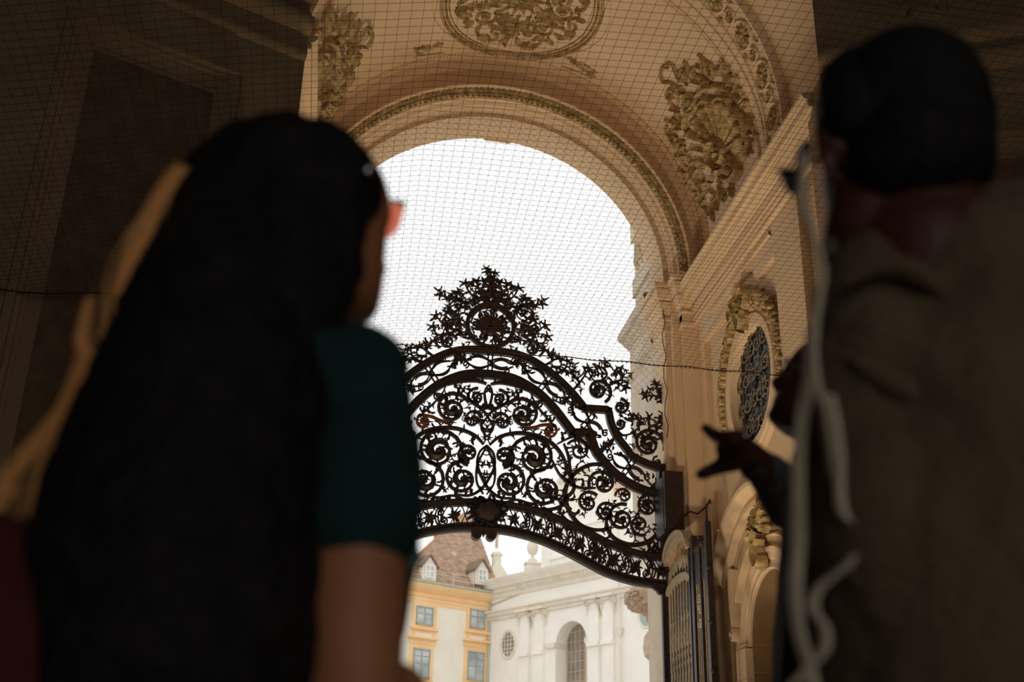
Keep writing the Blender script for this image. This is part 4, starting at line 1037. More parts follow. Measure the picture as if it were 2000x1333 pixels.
S_STAT = mat('weathered_sandstone', (0.52, 0.40, 0.29), (0.69, 0.54, 0.42), 6, .9, .8, 14)

# right wing of the portal, outside the gate
wing = thing('portal_wing', 'pale stone wing of the portal outside the gate, with stepped cornices', 'building', (4.9, 18, 0))
WX = 4.82; YE = 18.66
m = MB(); m.box(WX, 7.5, 17.0, YE, 5.6, 9.5); m.box(WX, 7.5, 17.0, 17.85, 0, 5.6); m.box(WX, 7.5, 17.0, 18.2, 9.5, 14)
for z, y_, h_ in ((11.2, 18.36, .45), (10.05, 18.28, .35)): m.box(WX-.03, 7, 17.0, y_, z, z+h_)
part(m, 'wall', S_EXT, wing, smooth=False)
WP = [(0, 0), (.04, .02), (.05, .08), (.1, .12), (.12, .2), (.18, .24), (.2, .32), (.2, .38), (0, .42)]
for z, k in ((9.2, .9), (8.55, .4), (7.2, .3)):
    m = MB(); sweep(m, [(WX, 17.0), (WX, YE), (7.0, YE)], [(o*k, z+h*k) for o, h in WP], 1); part(m, 'cornice', S_EXT, wing)
rr = random.Random(4)
m = MB()
for q in range(26):
    y, z = rr.uniform(17.7, 18.1), rr.uniform(10.5, 11.1); m.leaf(y, z, rr.uniform(0, 6.28), .22, lambda u, v, h: (WX-h, u, v), .04, 'ridge', 2)
part(m, 'carving', S_EXT, wing)
# statue group beside the portal: curly pelt, smooth shoulder, rock
def gY(x, y, Y): return Vector(onY(x, y, Y))
SY = 21.0
st = thing('stone_statue', 'weathered sandstone statue with a curly mane beside the portal, seen under the iron rail', 'statue', tuple(gY(1265, 1333, SY)-Vector((0, 0, 1.6))))
m = MB(); c = gY(1247, 1172, SY); m.ball(c, .24, 20, 14, (1.05, .9, .95)); c2_ = gY(1268, 1186, SY); m.ball(c2_, .2, 16, 12)
rr = random.Random(9)
for q in range(240):
    a, b = rr.uniform(0, 6.28), rr.uniform(-1.3, 1.4); p = c+Vector((math.cos(a)*math.cos(b)*.24, math.sin(a)*math.cos(b)*.22, math.sin(b)*.22)); m.ball(p, rr.uniform(.025, .05), 6, 4, (1, 1, .7))
part(m, 'curly_mane', S_STAT, st)
m = MB(); m.capsules([(gY(1262, 1160, SY-.1), .2), (gY(1285, 1150, SY-.1), .22), (gY(1283, 1190, SY-.1), .2), (gY(1272, 1210, SY), .1)]); part(m, 'shoulder', S_STAT, st)
m = MB(); rows = []
P = [(1266, 1240), (1272, 1229), (1292, 1219), (1305, 1222), (1305, 1282), (1276, 1286), (1267, 1278), (1264, 1262)]
for d_ in (-.3, .3): rows.append([tuple(gY(x, y, SY+.0)+Vector((0, d_, 0))) for x, y in P])
m.loft(rows); part(m, 'rock', S_STAT, st)
m = MB(); q0 = gY(1280, 1284, SY); m.box(q0[0], q0[0]+.9, SY-.4, SY+.4, 0, q0[2]+.1); part(m, 'pedestal', S_EXT, st, smooth=False)
# ---- facades across the square
DIST = 125
C0f = cO+ray(957, 1160)*DIST; CF = (C0f[0], C0f[1])
AC = math.atan2(-.83, .56); AO = math.atan2(-.43, -.90)
class Fac:
    def __init__(s, a): s.a = a; s.d = (math.cos(a), math.sin(a)); 
    def sz(s, x, y): return onLine(x, y, CF, s.a)
    def mp(s, u, v, h):    # h towards the viewer
        nx, ny = (-s.d[1], s.d[0]); 
        if nx*(-CF[0])+ny*(-CF[1]) < 0: nx, ny = -nx, -ny
        return (CF[0]+s.d[0]*u+nx*h, CF[1]+s.d[1]*u+ny*h, v)
CH = Fac(AC); OR = Fac(AO)
def fbox(m, F, s0, s1, z0, z1, h0, h1): m.box(min(s0, s1), max(s0, s1), z0, z1, h0, h1, F.mp)
def sill(m, F, s0, s1, prof):   # horizontal moulding along a facade; prof (h, z)
    m.grid([[F.mp(s_, z, h) for h, z in prof] for s_ in (s0, s1)])
    for s_ in (s0, s1): m.add([F.mp(s_, z, h) for h, z in prof], [tuple(range(len(prof)))])

# ochre house
house = thing('corner_house', 'beige and ochre house with a steep brown tiled roof across the square', 'building', (CF[0], CF[1], 0))
K8 = .62; e1 = OR.sz(957, 1160)[1]; e0 = OR.sz(790, 1143)
s_end = 20.0
zt = e1
m = MB(); fbox(m, OR, 0, s_end, 0, zt-.7, -5, 0); part(m, 'wall', S_BEIGE, house, smooth=False)
m = MB(); H = zt-.7
sill(m, OR, -.3, s_end+.3, [(h_, H+z_*K8) for h_, z_ in [(0, -1.9), (.1, -1.8), (.1, -1.3), (.25, -1.2), (.3, -1.0), (.1, -.9), (.1, -.5), (.3, -.4), (.45, -.1), (.7, .1), (.8, .35), (.95, .6), (.95, .8), (0, .9)]])
part(m, 'cornice', S_YEL, house)
m = MB(); sill(m, OR, -.3, s_end+.3, [(.5, H+.5), (1.15, H+.52), (1.2, H+.68), (.6, H+.8)]); part(m, 'gutter', S_COPPER, house)
# roof: steep pyramid-like hip
def uvgrid(m, a, b, c, d, ua, name, mt, parent):
    me = bpy.data.meshes.new(name); me.from_pydata([a, b, c, d], [], [(0, 1, 2, 3)]); uv = me.uv_layers.new(); W = (Vector(b)-Vector(a)).length; Hh = (Vector(d)-Vector(a)).length; W2 = (Vector(c)-Vector(d)).length
    cs = [(0, 0), (W, 0), ((W+W2)/2, Hh), ((W-W2)/2, Hh)]
    for i, l in enumerate(me.loops): uv.data[i].uv = cs[i]
    me.materials.append(mt); o = bpy.data.objects.new(name, me); COL.objects.link(o)
    q = parent; base = Vector((0, 0, 0))
    while q is not None: base += q.location; q = q.parent
    for v in me.vertices: v.co -= base
    o.parent = parent; return o
# ridge ends chosen on a plane 5.5 m behind the eaves
def orb(x, y, back):
    P = (CF[0]+(OR.mp(0, 0, -back)[0]-CF[0]), CF[1]+(OR.mp(0, 0, -back)[1]-CF[1])); s_, z = onLine(x, y, P, OR.a); return OR.mp(s_, z, -back)
ez = H+.7
eLft, eRgt = OR.mp(OR.sz(762, 1141)[0], ez, .9), OR.mp(OR.sz(976, 1150)[0], ez, .4)
rT = orb(921, 1003, 7.5); rL = orb(906, 1003, 7.5)
up = 1.0
rf = uvgrid(None, eLft, eRgt, tuple(Vector(rT)+Vector((0, 0, 0))), tuple(Vector(rL)), 0, 'roof', S_TILES, house)
uvgrid(None, eRgt, OR.mp(OR.sz(976, 1150)[0], ez, -11), tuple(Vector(OR.mp(0, 0, -6))-Vector(OR.mp(0, 0, -5.5))+Vector(rT)), rT, 0, 'roof', S_TILES, house)
m = MB(); m.tube([eLft, rL], .12, 6); part(m, 'ridge_tiles', mat('orange_ridge_tile', (.6, .28, .14), (.5, .24, .12), 3, .8), house)
# parapet gable to the right with a flue
gr = lambda x, y, b=3.0: orb(x, y, b)
m = MB(); P = [(972, 1093), (1000, 1136), (957, 1165), (955, 1120)]
m.loft([[gr(x, y, 2.2) for x, y in P], [gr(x, y, 3.2) for x, y in P]]); part(m, 'gable_wall', S_BEIGE, house, smooth=False)
m = MB(); c = Vector(orb(972, 1090, 4)); m.box(c[0]-.5, c[0]+.4, c[1], c[1]+1, c[2]-3, c[2]+.7); m.box(c[0]-.65, c[0]+.55, c[1]-.1, c[1]+1.1, c[2]+.3, c[2]+.5); ch = part(m, 'chimney', S_BEIGE, house, smooth=False)
m = MB(); m.tube([c+Vector((-.1, .4, 1.2)), c+Vector((-.1, .4, 2.6))], .17, 8); m.tube([c+Vector((-.1, .4, 2.6)), c+Vector((-.1, .4, 2.75))], .28, 8); part(m, 'flue_pipe', S_STAT, ch)
m = MB(); c = Vector(orb(857, 1053, 5)); m.box(c[0]-.5, c[0]+.5, c[1], c[1]+1, c[2]-3, c[2]+.8); m.box(c[0]-.3, c[0]+.3, c[1]+.2, c[1]+.8, c[2]+.8, c[2]+1.3); part(m, 'chimney', S_PIER, house, smooth=False)
# windows with surrounds
def rectpx(F, x0, y0, x1, y1):
    a = F.sz(x0, y0); b = F.sz(x1, y1); return min(a[0], b[0]), max(a[0], b[0]), min(a[1], b[1]), max(a[1], b[1])
def window(F, s0, s1, z0, z1, parent, cols, rows_, name='window', fm=S_FRAMEG, pm_=S_PANE, h=.05, fw=.12):
    m = MB()
    fbox(m, F, s0, s0+fw, z0, z1, h, h+.15); fbox(m, F, s1-fw, s1, z0, z1, h, h+.15); fbox(m, F, s0, s1, z0, z0+fw, h, h+.15); fbox(m, F, s0, s1, z1-fw, z1, h, h+.15)
    for k in range(1, cols): c = s0+(s1-s0)*k/cols; fbox(m, F, c-fw*.35, c+fw*.35, z0, z1, h, h+.13)
    for r_ in rows_: c = z0+(z1-z0)*r_; fbox(m, F, s0, s1, c-fw*.3, c+fw*.3, h, h+.12)
    o = part(m, name, fm, parent, smooth=False)
    m = MB(); fbox(m, F, s0+.02, s1-.02, z0+.02, z1-.02, h-.03, h+.06); part(m, 'pane', pm_, o, smooth=False); return o
for (x0, x1, yt, yb) in ((812, 845, 1186, 1222), (917, 946, 1192, 1229), (805, 838, 1268, 1326), (912, 944, 1274, 1331)):
    a = OR.sz(x0, (yt+yb)/2)[0]; b = OR.sz(x1, (yt+yb)/2)[0]; s0, s1 = min(a, b), max(a, b); xm = (x0+x1)/2; z1, z0 = OR.sz(xm, yt)[1], OR.sz(xm, yb)[1]
    m = MB(); fbox(m, OR, s0-.45, s1+.45, z0-.3, z1+.45, 0, .08); fbox(m, OR, s0-.6, s1+.6, z0-.5, z0-.28, 0, .35)
    if yt < 1200: fbox(m, OR, s0-.4, s1+.4, z0-2.0, z0-.4, 0, .07)
    else: fbox(m, OR, s0-.7, s1+.7, z1+.95, z1+1.15, 0, .5); fbox(m, OR, s0-.55, s1+.55, z1+.45, z1+.95, 0, .15)
    part(m, 'window_surround', S_YEL, house, smooth=False)
    if yt < 1200: m = MB(); fbox(m, OR, s0-.0, s1+.0, z0-1.6, z0-.8, .06, .1); part(m, 'apron_panel', S_BEIGE, house, smooth=False)
    window(OR, s0, s1, z0, z1, house, 2, (.5, .75) if yt > 1200 else (.62,), h=.06)
m = MB(); fbox(m, OR, 0, s_end, H-1.5, H-1.15, 0, .06)
for px in (0.15,): fbox(m, OR, 0, .5, 0, H-1.9, 0, .05)
part(m, 'wall_band', S_YEL, house, smooth=False)
# dormers on the roof slope
def dormer(x, yb, yt, wpx, back):
    c = Vector(orb(x, yb, back)); sc_ = DIST*1.02/2300; wd = wpx*sc_; hh = (yb-yt)*sc_
    d = Vector((OR.d[0], OR.d[1], 0)); n = Vector(OR.mp(0, 0, 1))-Vector(OR.mp(0, 0, 0))
    m = MB(); fr = [c-d*wd/2, c+d*wd/2, c+d*wd/2+Vector((0, 0, hh*.62)), c+Vector((0, 0, hh)), c-d*wd/2+Vector((0, 0, hh*.62))]
    m.loft([[tuple(p) for p in fr], [tuple(p-n*3.5) for p in fr]]); o = part(m, 'dormer', S_WHITE2, house, smooth=False)
    m = MB()
    for s_ in (-1, 1): m.tube([c+d*s_*wd*.62+Vector((0, 0, hh*.56))+n*.15, c+Vector((0, 0, hh*1.08))+n*.15], .09, 5); m.loft([[tuple(c+d*s_*wd*.62+Vector((0, 0, hh*.54))+n*.2), tuple(c+Vector((0, 0, hh*1.06))+n*.2), tuple(c+Vector((0, 0, hh*1.12))+n*.2), tuple(c+d*s_*wd*.66+Vector((0, 0, hh*.6))+n*.2)], [tuple(c+d*s_*wd*.62+Vector((0, 0, hh*.54))-n*3.5), tuple(c+Vector((0, 0, hh*1.06))-n*3.5), tuple(c+Vector((0, 0, hh*1.12))-n*3.5), tuple(c+d*s_*wd*.66+Vector((0, 0, hh*.6))-n*3.5)]])
    part(m, 'dormer_roof', S_TILES, o, smooth=False)
    m = MB(); a = .3*wd; q = lambda s_, z, h: tuple(c+d*s_+Vector((0, 0, z))+n*h)
    m.box(-a, a, .12*hh, .62*hh, .03, .08, q); part(m, 'pane', S_PANE, o, smooth=False)
    m = MB()
    for s_ in (-a, 0, a): m.box(s_-.06, s_+.06, .12*hh, .62*hh, .05, .14, q)
    for z in (.12, .37, .62): m.box(-a, a, z*hh-.05, z*hh+.05, .05, .13, q)
    part(m, 'window_frame', S_WHITE, o, smooth=False)
dormer(838, 1134, 1090, 30, -.7); dormer(941, 1142, 1097, 29, -.7)
m = MB(); c = Vector(orb(885, 1086, 3.0)); m.box(c[0]-.35, c[0]+.35, c[1]-.6, c[1]+1, c[2]-.4, c[2]+.25); m.ball((c[0], c[1], c[2]+.22), .35, 10, 6, (1, 1.5, .6)); o = part(m, 'roof_hatch', S_STAT, house)
m = MB(); m.box(c[0]-.22, c[0]+.22, c[1]-.66, c[1]-.6, c[2]-.3, c[2]+.15); part(m, 'pane', S_PANE, o, smooth=False)
m = MB()
for k in range(3): a, b = Vector(OR.mp(0, ez+.6+k*.35, .7-.1*k)), Vector(OR.mp(s_end, ez+.6+k*.35, .7-.1*k)); m.tube([a, b], .02, 4)
for k in range(9): s_ = s_end*k/8; m.tube([OR.mp(s_, ez, .75), OR.mp(s_, ez+1.4, .4)], .025, 4)
part(m, 'snow_guard', S_WHITE2, house)
m = MB(); m.tube([OR.mp(.1, H+.8, 1.0), OR.mp(.15, H-.2, .3), OR.mp(.1, 0, .2)], .09, 6); part(m, 'drainpipe', S_COPPER, house)

# white church
church = thing('white_church', 'white church front with paired pilaster capitals and arched leaded window', 'building', (CF[0], CF[1], 0))
zc = CH.sz(1100, 1110)[1]; S1 = 42
m = MB()
AW = [(1084, 1262), (1102, 1262)]
aw0 = CH.sz(1085, 1262)[0]; aw1 = CH.sz(1146, 1256)[0]
zimp = CH.sz(1095, 1262)[1]; rad = (aw1-aw0)/2; ac = (aw0+aw1)/2
# wall with the deep arched recess cut out
th_ = [PI*k/20 for k in range(21)]
inn_ = [(aw1, 0)]+[(ac+rad*math.cos(t), zimp+rad*1.05*math.sin(t)) for t in th_]+[(aw0, 0)]
out_ = [(S1, 0)]+[(ac+(S1-ac if math.cos(t) > 0 else ac)*max(-1, min(1, 1.5*math.cos(t))), zimp+(zc-zimp)*min(1, 1.5*math.sin(t))) for t in th_]+[(0, 0)]
m.grid([[CH.mp(u, v, 0) for u, v in inn_], [CH.mp(u, v, 0) for u, v in out_]]); m.grid([[CH.mp(u, v, 0) for u, v in inn_], [CH.mp(u, v, -1.6) for u, v in inn_]])
fbox(m, CH, aw0-.5, aw1+.5, 0, zimp+rad*1.3, -1.8, -1.6); fbox(m, CH, 3, aw0-.6, 0, zc, -2.5, -.3)
part(m, 'wall', S_WHITE, church, smooth=False)
CP = lambda z: [(0, z), (.15, z+.1), (.15, z+.4), (.3, z+.5), (.35, z+.75), (0, z+.8)]
za = CH.sz(1010, 1191)[1]
m = MB(); sill(m, CH, 0, S1, [(0, za-.8), (.25, za-.75), (.25, za-.45), (.45, za-.4), (.55, za-.1), (.75, za), (.75, za+.15), (0, za+.25)])
zz = CH.sz(1100, 1128)[1]
part(m, 'cornice', S_WHITE2, church); m = MB()
sill(m, CH, 0, S1, [(0, zz-.9), (.2, zz-.8), (.2, zz-.5), (.5, zz-.3), (.5, zz-.1), (.9, zz+.1), (1.0, zz+.4), (1.3, zz+.7), (1.35, zz+1.0), (0, zz+1.2)])
part(m, 'cornice', S_WHITE2, church)
m = MB()
for k in range(96): s_ = 4.6+k*.33; fbox(m, CH, s_, s_+.17, zz-.3, zz-.02, .5, .72)
part(m, 'dentil_course', S_WHITE2, church, smooth=False).__setitem__('kind', 'stuff')
def caps(x, y):
    s_, z = CH.sz(x, y); m = MB()
    fbox(m, CH, s_-1.0, s_+1.0, z+.0, z+.25, 0, .9); fbox(m, CH, s_-.8, s_+.8, z-.3, z, 0, .6)
    for sd in (-1, 1): m.blob(s_+sd*.7, z-.3, .4, .7, CH.mp, 12); m.stroke(spiral(s_+sd*.7, z-.3, .3, .05, 0, 1.5*sd), .05, .78, CH.mp); m.tube([CH.mp(s_+sd*.72, z-.6, .5), CH.mp(s_+sd*.72, z-1.6, .25)], [.17, .05], 6)
    part(m, 'ionic_capital', S_WHITE2, church)
    m = MB(); fbox(m, CH, s_-.65, s_+.65, 0, z, 0, .35); fbox(m, CH, s_-.72, s_+.72, z-4.4, z-4.0, 0, .6); part(m, 'pilaster', S_WHITE, church, smooth=False)
for x, y in ((1029, 1198), (1057, 1193), (1163, 1173), (1191, 1168)): caps(x, y)
# impost blocks of the arch and the window in it
for a0, a1 in ((aw0-1.2, aw0+.05), (aw1-.05, aw1+1.1)): m = MB(); fbox(m, CH, a0, a1, zimp-.15, zimp+.35, -1.6, .3); part(m, 'impost', S_WHITE2, church, smooth=False)
P0 = CH.mp(0, 0, -1.55)
wl = onLine(1108, 1260, P0, CH.a)[0]; wr = onLine(1144, 1256, P0, CH.a)[0]; wt = onLine(1127, 1217, P0, CH.a)[1]
wc, wr_ = (wl+wr)/2, (wr-wl)/2
m = MB(); o_ = [(wc+wr_*math.cos(t), wt-wr_*1.0+wr_*1.0*math.sin(t)) for t in th_]; o_ = [(wr, 2)]+o_+[(wl, 2)]
m.stroke(o_, .1, .2, lambda u, v, h: CH.mp(u, v, h-1.6)); 
for k in range(1, 4): s_ = wl+(wr-wl)*k/4; m.box(s_-.035, s_+.035, 2, wt-.25, -1.5, -1.45, CH.mp)
for k in range(16): z = wt-.9-k*.95; m.box(wl, wr, z-.03, z+.03, -1.5, -1.45, CH.mp)
fw_ = part(m, 'arched_window', S_STAT, church)
m = MB(); m.loft([[CH.mp(u, v, -1.58) for u, v in o_], [CH.mp(u, v, -1.52) for u, v in o_]]); part(m, 'pane', S_PANED, fw_, smooth=False)
# oval window
ou, oz = CH.sz(993, 1260); oa = abs(CH.sz(1005, 1260)[0]-CH.sz(981, 1260)[0])/2; ob = abs(CH.sz(993, 1236)[1]-CH.sz(993, 1284)[1])/2
m = MB(); m.stroke([(ou+oa*1.12*math.cos(t), oz+ob*1.1*math.sin(t)) for t in [2*PI*k/32 for k in range(32)]], .2, .15, CH.mp, 'ridge', 0, True)
for k in (-1, 0, 1): fbox(m, CH, ou+k*oa*.5-.04, ou+k*oa*.5+.04, oz-ob*.9, oz+ob*.9, .08, .12)
for k in (-2, -1, 0, 1, 2): fbox(m, CH, ou-oa*.9, ou+oa*.9, oz+k*ob*.33-.03, oz+k*ob*.33+.03, .08, .12)
ow = part(m, 'oval_window', S_WHITE2, church)
m = MB(); m.loft([[CH.mp(ou+oa*math.cos(t), oz+ob*math.sin(t), h) for t in [2*PI*k/32 for k in range(32)]] for h in (.02, .07)]); part(m, 'pane', S_PANED, ow, smooth=False)
m = MB(); s_, z = CH.sz(1214, 1235); m.tube([CH.mp(s_, 0, .3), CH.mp(s_, z-.4, .3), CH.mp(s_, z, .3), CH.mp(s_, z+12, .3)], .1, 8); m.tube([CH.mp(s_, z-.5, .3), CH.mp(s_, z, .3), CH.mp(s_, z+.4, .3)], [.12, .3, .34], 8); part(m, 'drainpipe', S_WHITE2, church)
m = MB(); s_, z = CH.sz(975, 1178)
for q in range(12): m.blob(s_-1+q*.35, z-.1+.05*q, .4, .03, CH.mp, 8, .35)
part(m, 'damp_stain', mat('damp_plaster', (.5, .45, .38), (.6, .55, .48), 2, .95), church)
bu_, bz_ = CH.sz(1262, 1200); m = MB(); m.loft([[CH.mp(bu_+.75*math.cos(t), bz_+1.15*math.sin(t), h) for t in [2*PI*k/24 for k in range(24)]] for h in (.02, .08)]); part(m, 'oval_pane', mat('blue_green_glass', (.3, .37, .36), (.42, .49, .47), 2, .3), church, smooth=False)
m = MB(); m.stroke([(bu_+.85*math.cos(t), bz_+1.25*math.sin(t)) for t in [2*PI*k/24 for k in range(24)]], .14, .14, CH.mp, 'ridge', 0, True); part(m, 'oval_surround', S_WHITE2, church)
# urn on its pedestal at the end of the parapet
PB = CH.mp(0, 0, -1.0); us_, uz = onLine(1040, 1095, PB, CH.a); ub = Vector(CH.mp(us_, uz, -1.0)); k_ = ub.y/2300*1.03
urn = thing('stone_urn', 'white stone urn on a stepped pedestal at the end of the church parapet', 'urn', tuple(ub))
m = MB(); m.revolve([(r*k_, z*k_) for r, z in ((7, 0), (7, 2), (4, 4), (2.5, 7), (3, 9), (8, 13), (11, 20), (11.5, 27), (9, 32), (9.5, 34), (5, 37), (3, 41), (.5, 44))], ub, 20); part(m, 'vase', S_WHITE2, urn)
m = MB(); 
for r, z0, z1 in ((18, -32, -12), (16, -12, -9), (20, -9, -6), (11, -6, 0)): m.box(ub[0]-r*k_*.8, ub[0]+r*k_*.8, ub[1]-r*k_*.6, ub[1]+r*k_*.6, ub[2]+z0*k_, ub[2]+z1*k_)
part(m, 'pedestal', S_WHITE2, urn, smooth=False)
# attic storey and the higher part behind it
def cpoly(pts, b0, b1, name, mt, parent):
    P = CH.mp(0, 0, -b0); q = [onLine(x, y, P, CH.a) for x, y in pts]; m = MB(); m.loft([[CH.mp(s_, z, -b0) for s_, z in q], [CH.mp(s_, z, -b1) for s_, z in q]]); return part(m, name, mt, parent, smooth=False)
m = MB(); q0 = onLine(1054, 1090, PB, CH.a); ztop = onLine(1054, 1010, PB, CH.a)[1]; fbox(m, CH, q0[0], S1, zz+1.2, ztop, -6, -1.2)
for x in (1070, 1124, 1190): s_ = onLine(x, 1085, PB, CH.a)[0]; fbox(m, CH, s_, s_+.25, zz+1.2, ztop, -1.2, -1.05)
for dz in (2.4, 5.2): fbox(m, CH, q0[0]+1, S1, zz+dz, zz+dz+.2, -1.2, -1.0)
part(m, 'attic', S_WHITE, church, smooth=False)
cpoly([(1087, 1040), (1087, 938), (1107, 914), (1150, 918), (1195, 936), (1310, 985), (1310, 1080)], 4, 12, 'upper_storey', S_BEIGE, church)
cpoly([(1193, 930), (1212, 928), (1248, 962), (1290, 985), (1290, 1000), (1200, 975)], 3, 5, 'side_roof', mat('pink_roof_tiles', (.75, .48, .38), (.62, .38, .3), 3, .9), church)
cpoly([(1085, 941), (1108, 909), (1152, 914), (1152, 919), (1108, 916), (1088, 946)], 3.4, 4, 'coping', S_WHITE2, church)
# ================================================================== THE PEOPLE
def fuse(mb, name, m, th, vox=.007, sm=8, disp=None):
    o = part(mb, name, m, th, fix=True)
    r = o.modifiers.new('fuse', 'REMESH'); r.mode = 'VOXEL'; r.voxel_size = vox; r.use_smooth_shade = True
    s_ = o.modifiers.new('soften', 'SMOOTH'); s_.factor = .5; s_.iterations = sm
    if disp:
        t = bpy.data.textures.new(name+'_folds', 'CLOUDS'); t.noise_scale = disp[1]
        d = o.modifiers.new('folds', 'DISPLACE'); d.texture = t; d.strength = disp[0]; d.mid_level = .5
    return o
def head_mesh(mb, c, fwd, up, H, ear=True, n=36):
    # c: centre of the skull; H: crown-to-chin height; fwd/up: facing
    fwd = Vector(fwd).normalized(); up = (Vector(up)-fwd*Vector(up).dot(fwd)).normalized(); rt = fwd.cross(up)
    prof = [(-.50, .30, .17, .20), (-.47, .36, .20, .26), (-.42, .40, .24, .30), (-.36, .405, .29, .335), (-.28, .41, .33, .355), (-.18, .405, .37, .365), (-.08, .41, .40, .37), (0, .42, .42, .375),
            (.1, .435, .43, .38), (.2, .43, .425, .375), (.3, .395, .40, .35), (.38, .33, .35, .30), (.44, .24, .27, .22), (.48, .13, .16, .12), (.495, .03, .04, .03)]
    rows = []
    zs = [-.5+.995*i/30 for i in range(31)]
    for z in zs:
        for (a, b) in zip(prof[:-1], prof[1:]):
            if a[0] <= z <= b[0]+1e-6: break
        t = (z-a[0])/(b[0]-a[0]); t = max(0, min(1, t)); f, bk, w_ = [a[k]*(1-t)+b[k]*t for k in (1, 2, 3)]
        row = []
        for j in range(n):
            th_ = 2*PI*j/n; cs, sn = math.cos(th_), math.sin(th_)
            x = (f if cs > 0 else bk)*cs; y = w_*sn
            g = lambda zz, s_, aa, ss: math.exp(-((z-zz)/s_)**2)*math.exp(-(((th_+PI) % (2*PI)-PI-aa)/ss)**2)
            x += .10*g(-.12, .055, 0, .16)+.06*g(-.05, .08, 0, .13)+.025*g(.0, .1, 0, .12)      # nose
            x += .028*g(-.235, .022, 0, .32)+.03*g(-.285, .025, 0, .3)-.012*g(-.26, .012, 0, .35)   # lips
            x += .03*g(-.42, .05, 0, .35)+.02*g(.1, .05, 0, .6)                                   # chin, brow
            x -= .035*(g(.02, .05, .42, .2)+g(.02, .05, -.42, .2))                               # eye sockets
            row.append(tuple(Vector(c)+(fwd*x+rt*y+up*z)*H))
        rows.append(row)
    mb.loft(rows)
    return fwd, rt, up
def ear_mesh(mb, c, fwd, rt, up, H, sd):
    e = Vector(c)+rt*sd*.375*H-fwd*.0*H-up*.03*H
    P = [(.0, -.13), (.045, -.06), (.02, .03), (.06, .1), (.0, .14), (-.07, .11), (-.085, .02), (-.06, -.06), (-.02, -.12)]
    pts = [e+fwd*x*H+up*z*H+rt*sd*(.03-x*.3)*H for x, z in P]
    mb.tube(pts, .016*H/.23*1.0, 8); mb.tube([e-rt*sd*.03*H, e+fwd*-.02*H+rt*sd*.03*H], [.05*H, .045*H], 10)

def finger(mb, root, dirs, lens, r, n=10):
    P = [Vector(root)]; 
    for d, l in zip(dirs, lens): P.append(P[-1]+Vector(d).normalized()*l)
    mb.capsules([(p, r*(1-.1*i)) for i, p in enumerate(P)], n)
right_v, up_v, fw_v = Vector(cR), Vector(cU), Vector(cF)
Zup = Vector((0, 0, 1))

def upright(x, y, dep, y0=450):   # same horizontal distance for every height of an upright figure
    k = lambda yy: math.cos(PIT)-(666.5-yy)/FPX*math.sin(PIT)
    return Vector(cO+ray(x, y)*dep*k(y0)/k(y))
wp_plain = wp; wp = upright
# ---- the woman on the left
wc = wp(611, 440, 1.47)
ground = lambda v, z: Vector((v.x, v.y, z))
WF = (Vector(_R)*.70+Vector((math.sin(YAW), math.cos(YAW), 0))*.72+Zup*.05); 
woman = thing('person', 'person with long black hair and teal shirt seen from behind, wearing pink tinted sunglasses', 'person', (wc.x, wc.y, 0))
m = MB(); H = .235
wfw, wrt, wup = head_mesh(m, wc, WF, Zup, H)
ear_mesh(m, wc, wfw, wrt, wup, H, -1)
nb = wp(590, 660, 1.43)
m.capsules([(wc-wup*.05-wfw*.02, .06), (nb, .055), (nb-Zup*.08, .07)])
sh = wp(705, 735, 1.41); shL = wp(390, 760, 1.50); 
el = wp(690, 1420, 1.33); wr = wp(830, 1560, 1.55)
hip = Vector((nb.x-.06, nb.y+.02, .92))
m.capsules([(nb-Zup*.06, .09), (hip+Zup*.25, .09), (hip, .11)]); m.capsules([(sh-up_v*.01, .05), (nb-Zup*.08, .07), (shL, .05)])
m.capsules([(sh-up_v*.015, .048), (wp(694, 1050, 1.37), .052), (wp(692, 1200, 1.36), .053), (wp(690, 1330, 1.35), .048), (el, .042), (wp(762, 1375, 1.42), .044), (wr, .028)])
elL = ground(shL, 1.10)+Vector((-.08, .03, 0)); wrL = elL+Vector((.10, .2, -.02)); m.capsules([(shL, .05), (elL, .042), (wrL, .028)])
for W in (wr, wrL):
    d = (W-(el if W is wr else elL)).normalized(); m.capsules([(W, .028), (W+d*.05, .036), (W+d*.09, .036)])
    sd = d.cross(Zup).normalized()
    for k, L in enumerate((.03, .036, .033, .026)): finger(m, W+d*.1+sd*(-.027+.018*k), (d, d-Zup*.4, d-Zup*.9), (L*1.1, L*.8, L*.6), .0085)
    finger(m, W+d*.03-sd*.03, (d-sd, d-sd*.4), (.035, .03), .010)
for sx in (-1, 1):
    a = hip+Vector((.09*sx, 0, 0)); m.capsules([(a, .09), (Vector((a.x, a.y+.01, .50)), .06), (Vector((a.x, a.y, .09)), .04)]); m.capsules([(Vector((a.x, a.y-.04, .05)), .04), (Vector((a.x+.02, a.y+.15, .035)), .035)])
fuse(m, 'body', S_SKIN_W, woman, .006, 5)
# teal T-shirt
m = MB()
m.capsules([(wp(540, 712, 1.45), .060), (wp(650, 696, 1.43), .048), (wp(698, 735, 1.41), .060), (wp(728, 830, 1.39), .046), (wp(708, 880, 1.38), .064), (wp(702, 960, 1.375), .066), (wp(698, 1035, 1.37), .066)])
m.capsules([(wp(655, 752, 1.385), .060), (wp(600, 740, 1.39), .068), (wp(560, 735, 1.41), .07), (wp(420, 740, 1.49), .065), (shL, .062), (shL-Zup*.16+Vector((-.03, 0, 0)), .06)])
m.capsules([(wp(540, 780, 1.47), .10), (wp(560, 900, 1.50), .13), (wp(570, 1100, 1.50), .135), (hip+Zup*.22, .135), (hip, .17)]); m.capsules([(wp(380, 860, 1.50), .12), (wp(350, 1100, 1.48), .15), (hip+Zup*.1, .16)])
m.capsules([(wp(690, 960, 1.53), .08), (wp(712, 1060, 1.54), .065), (wp(680, 1200, 1.54), .07)])
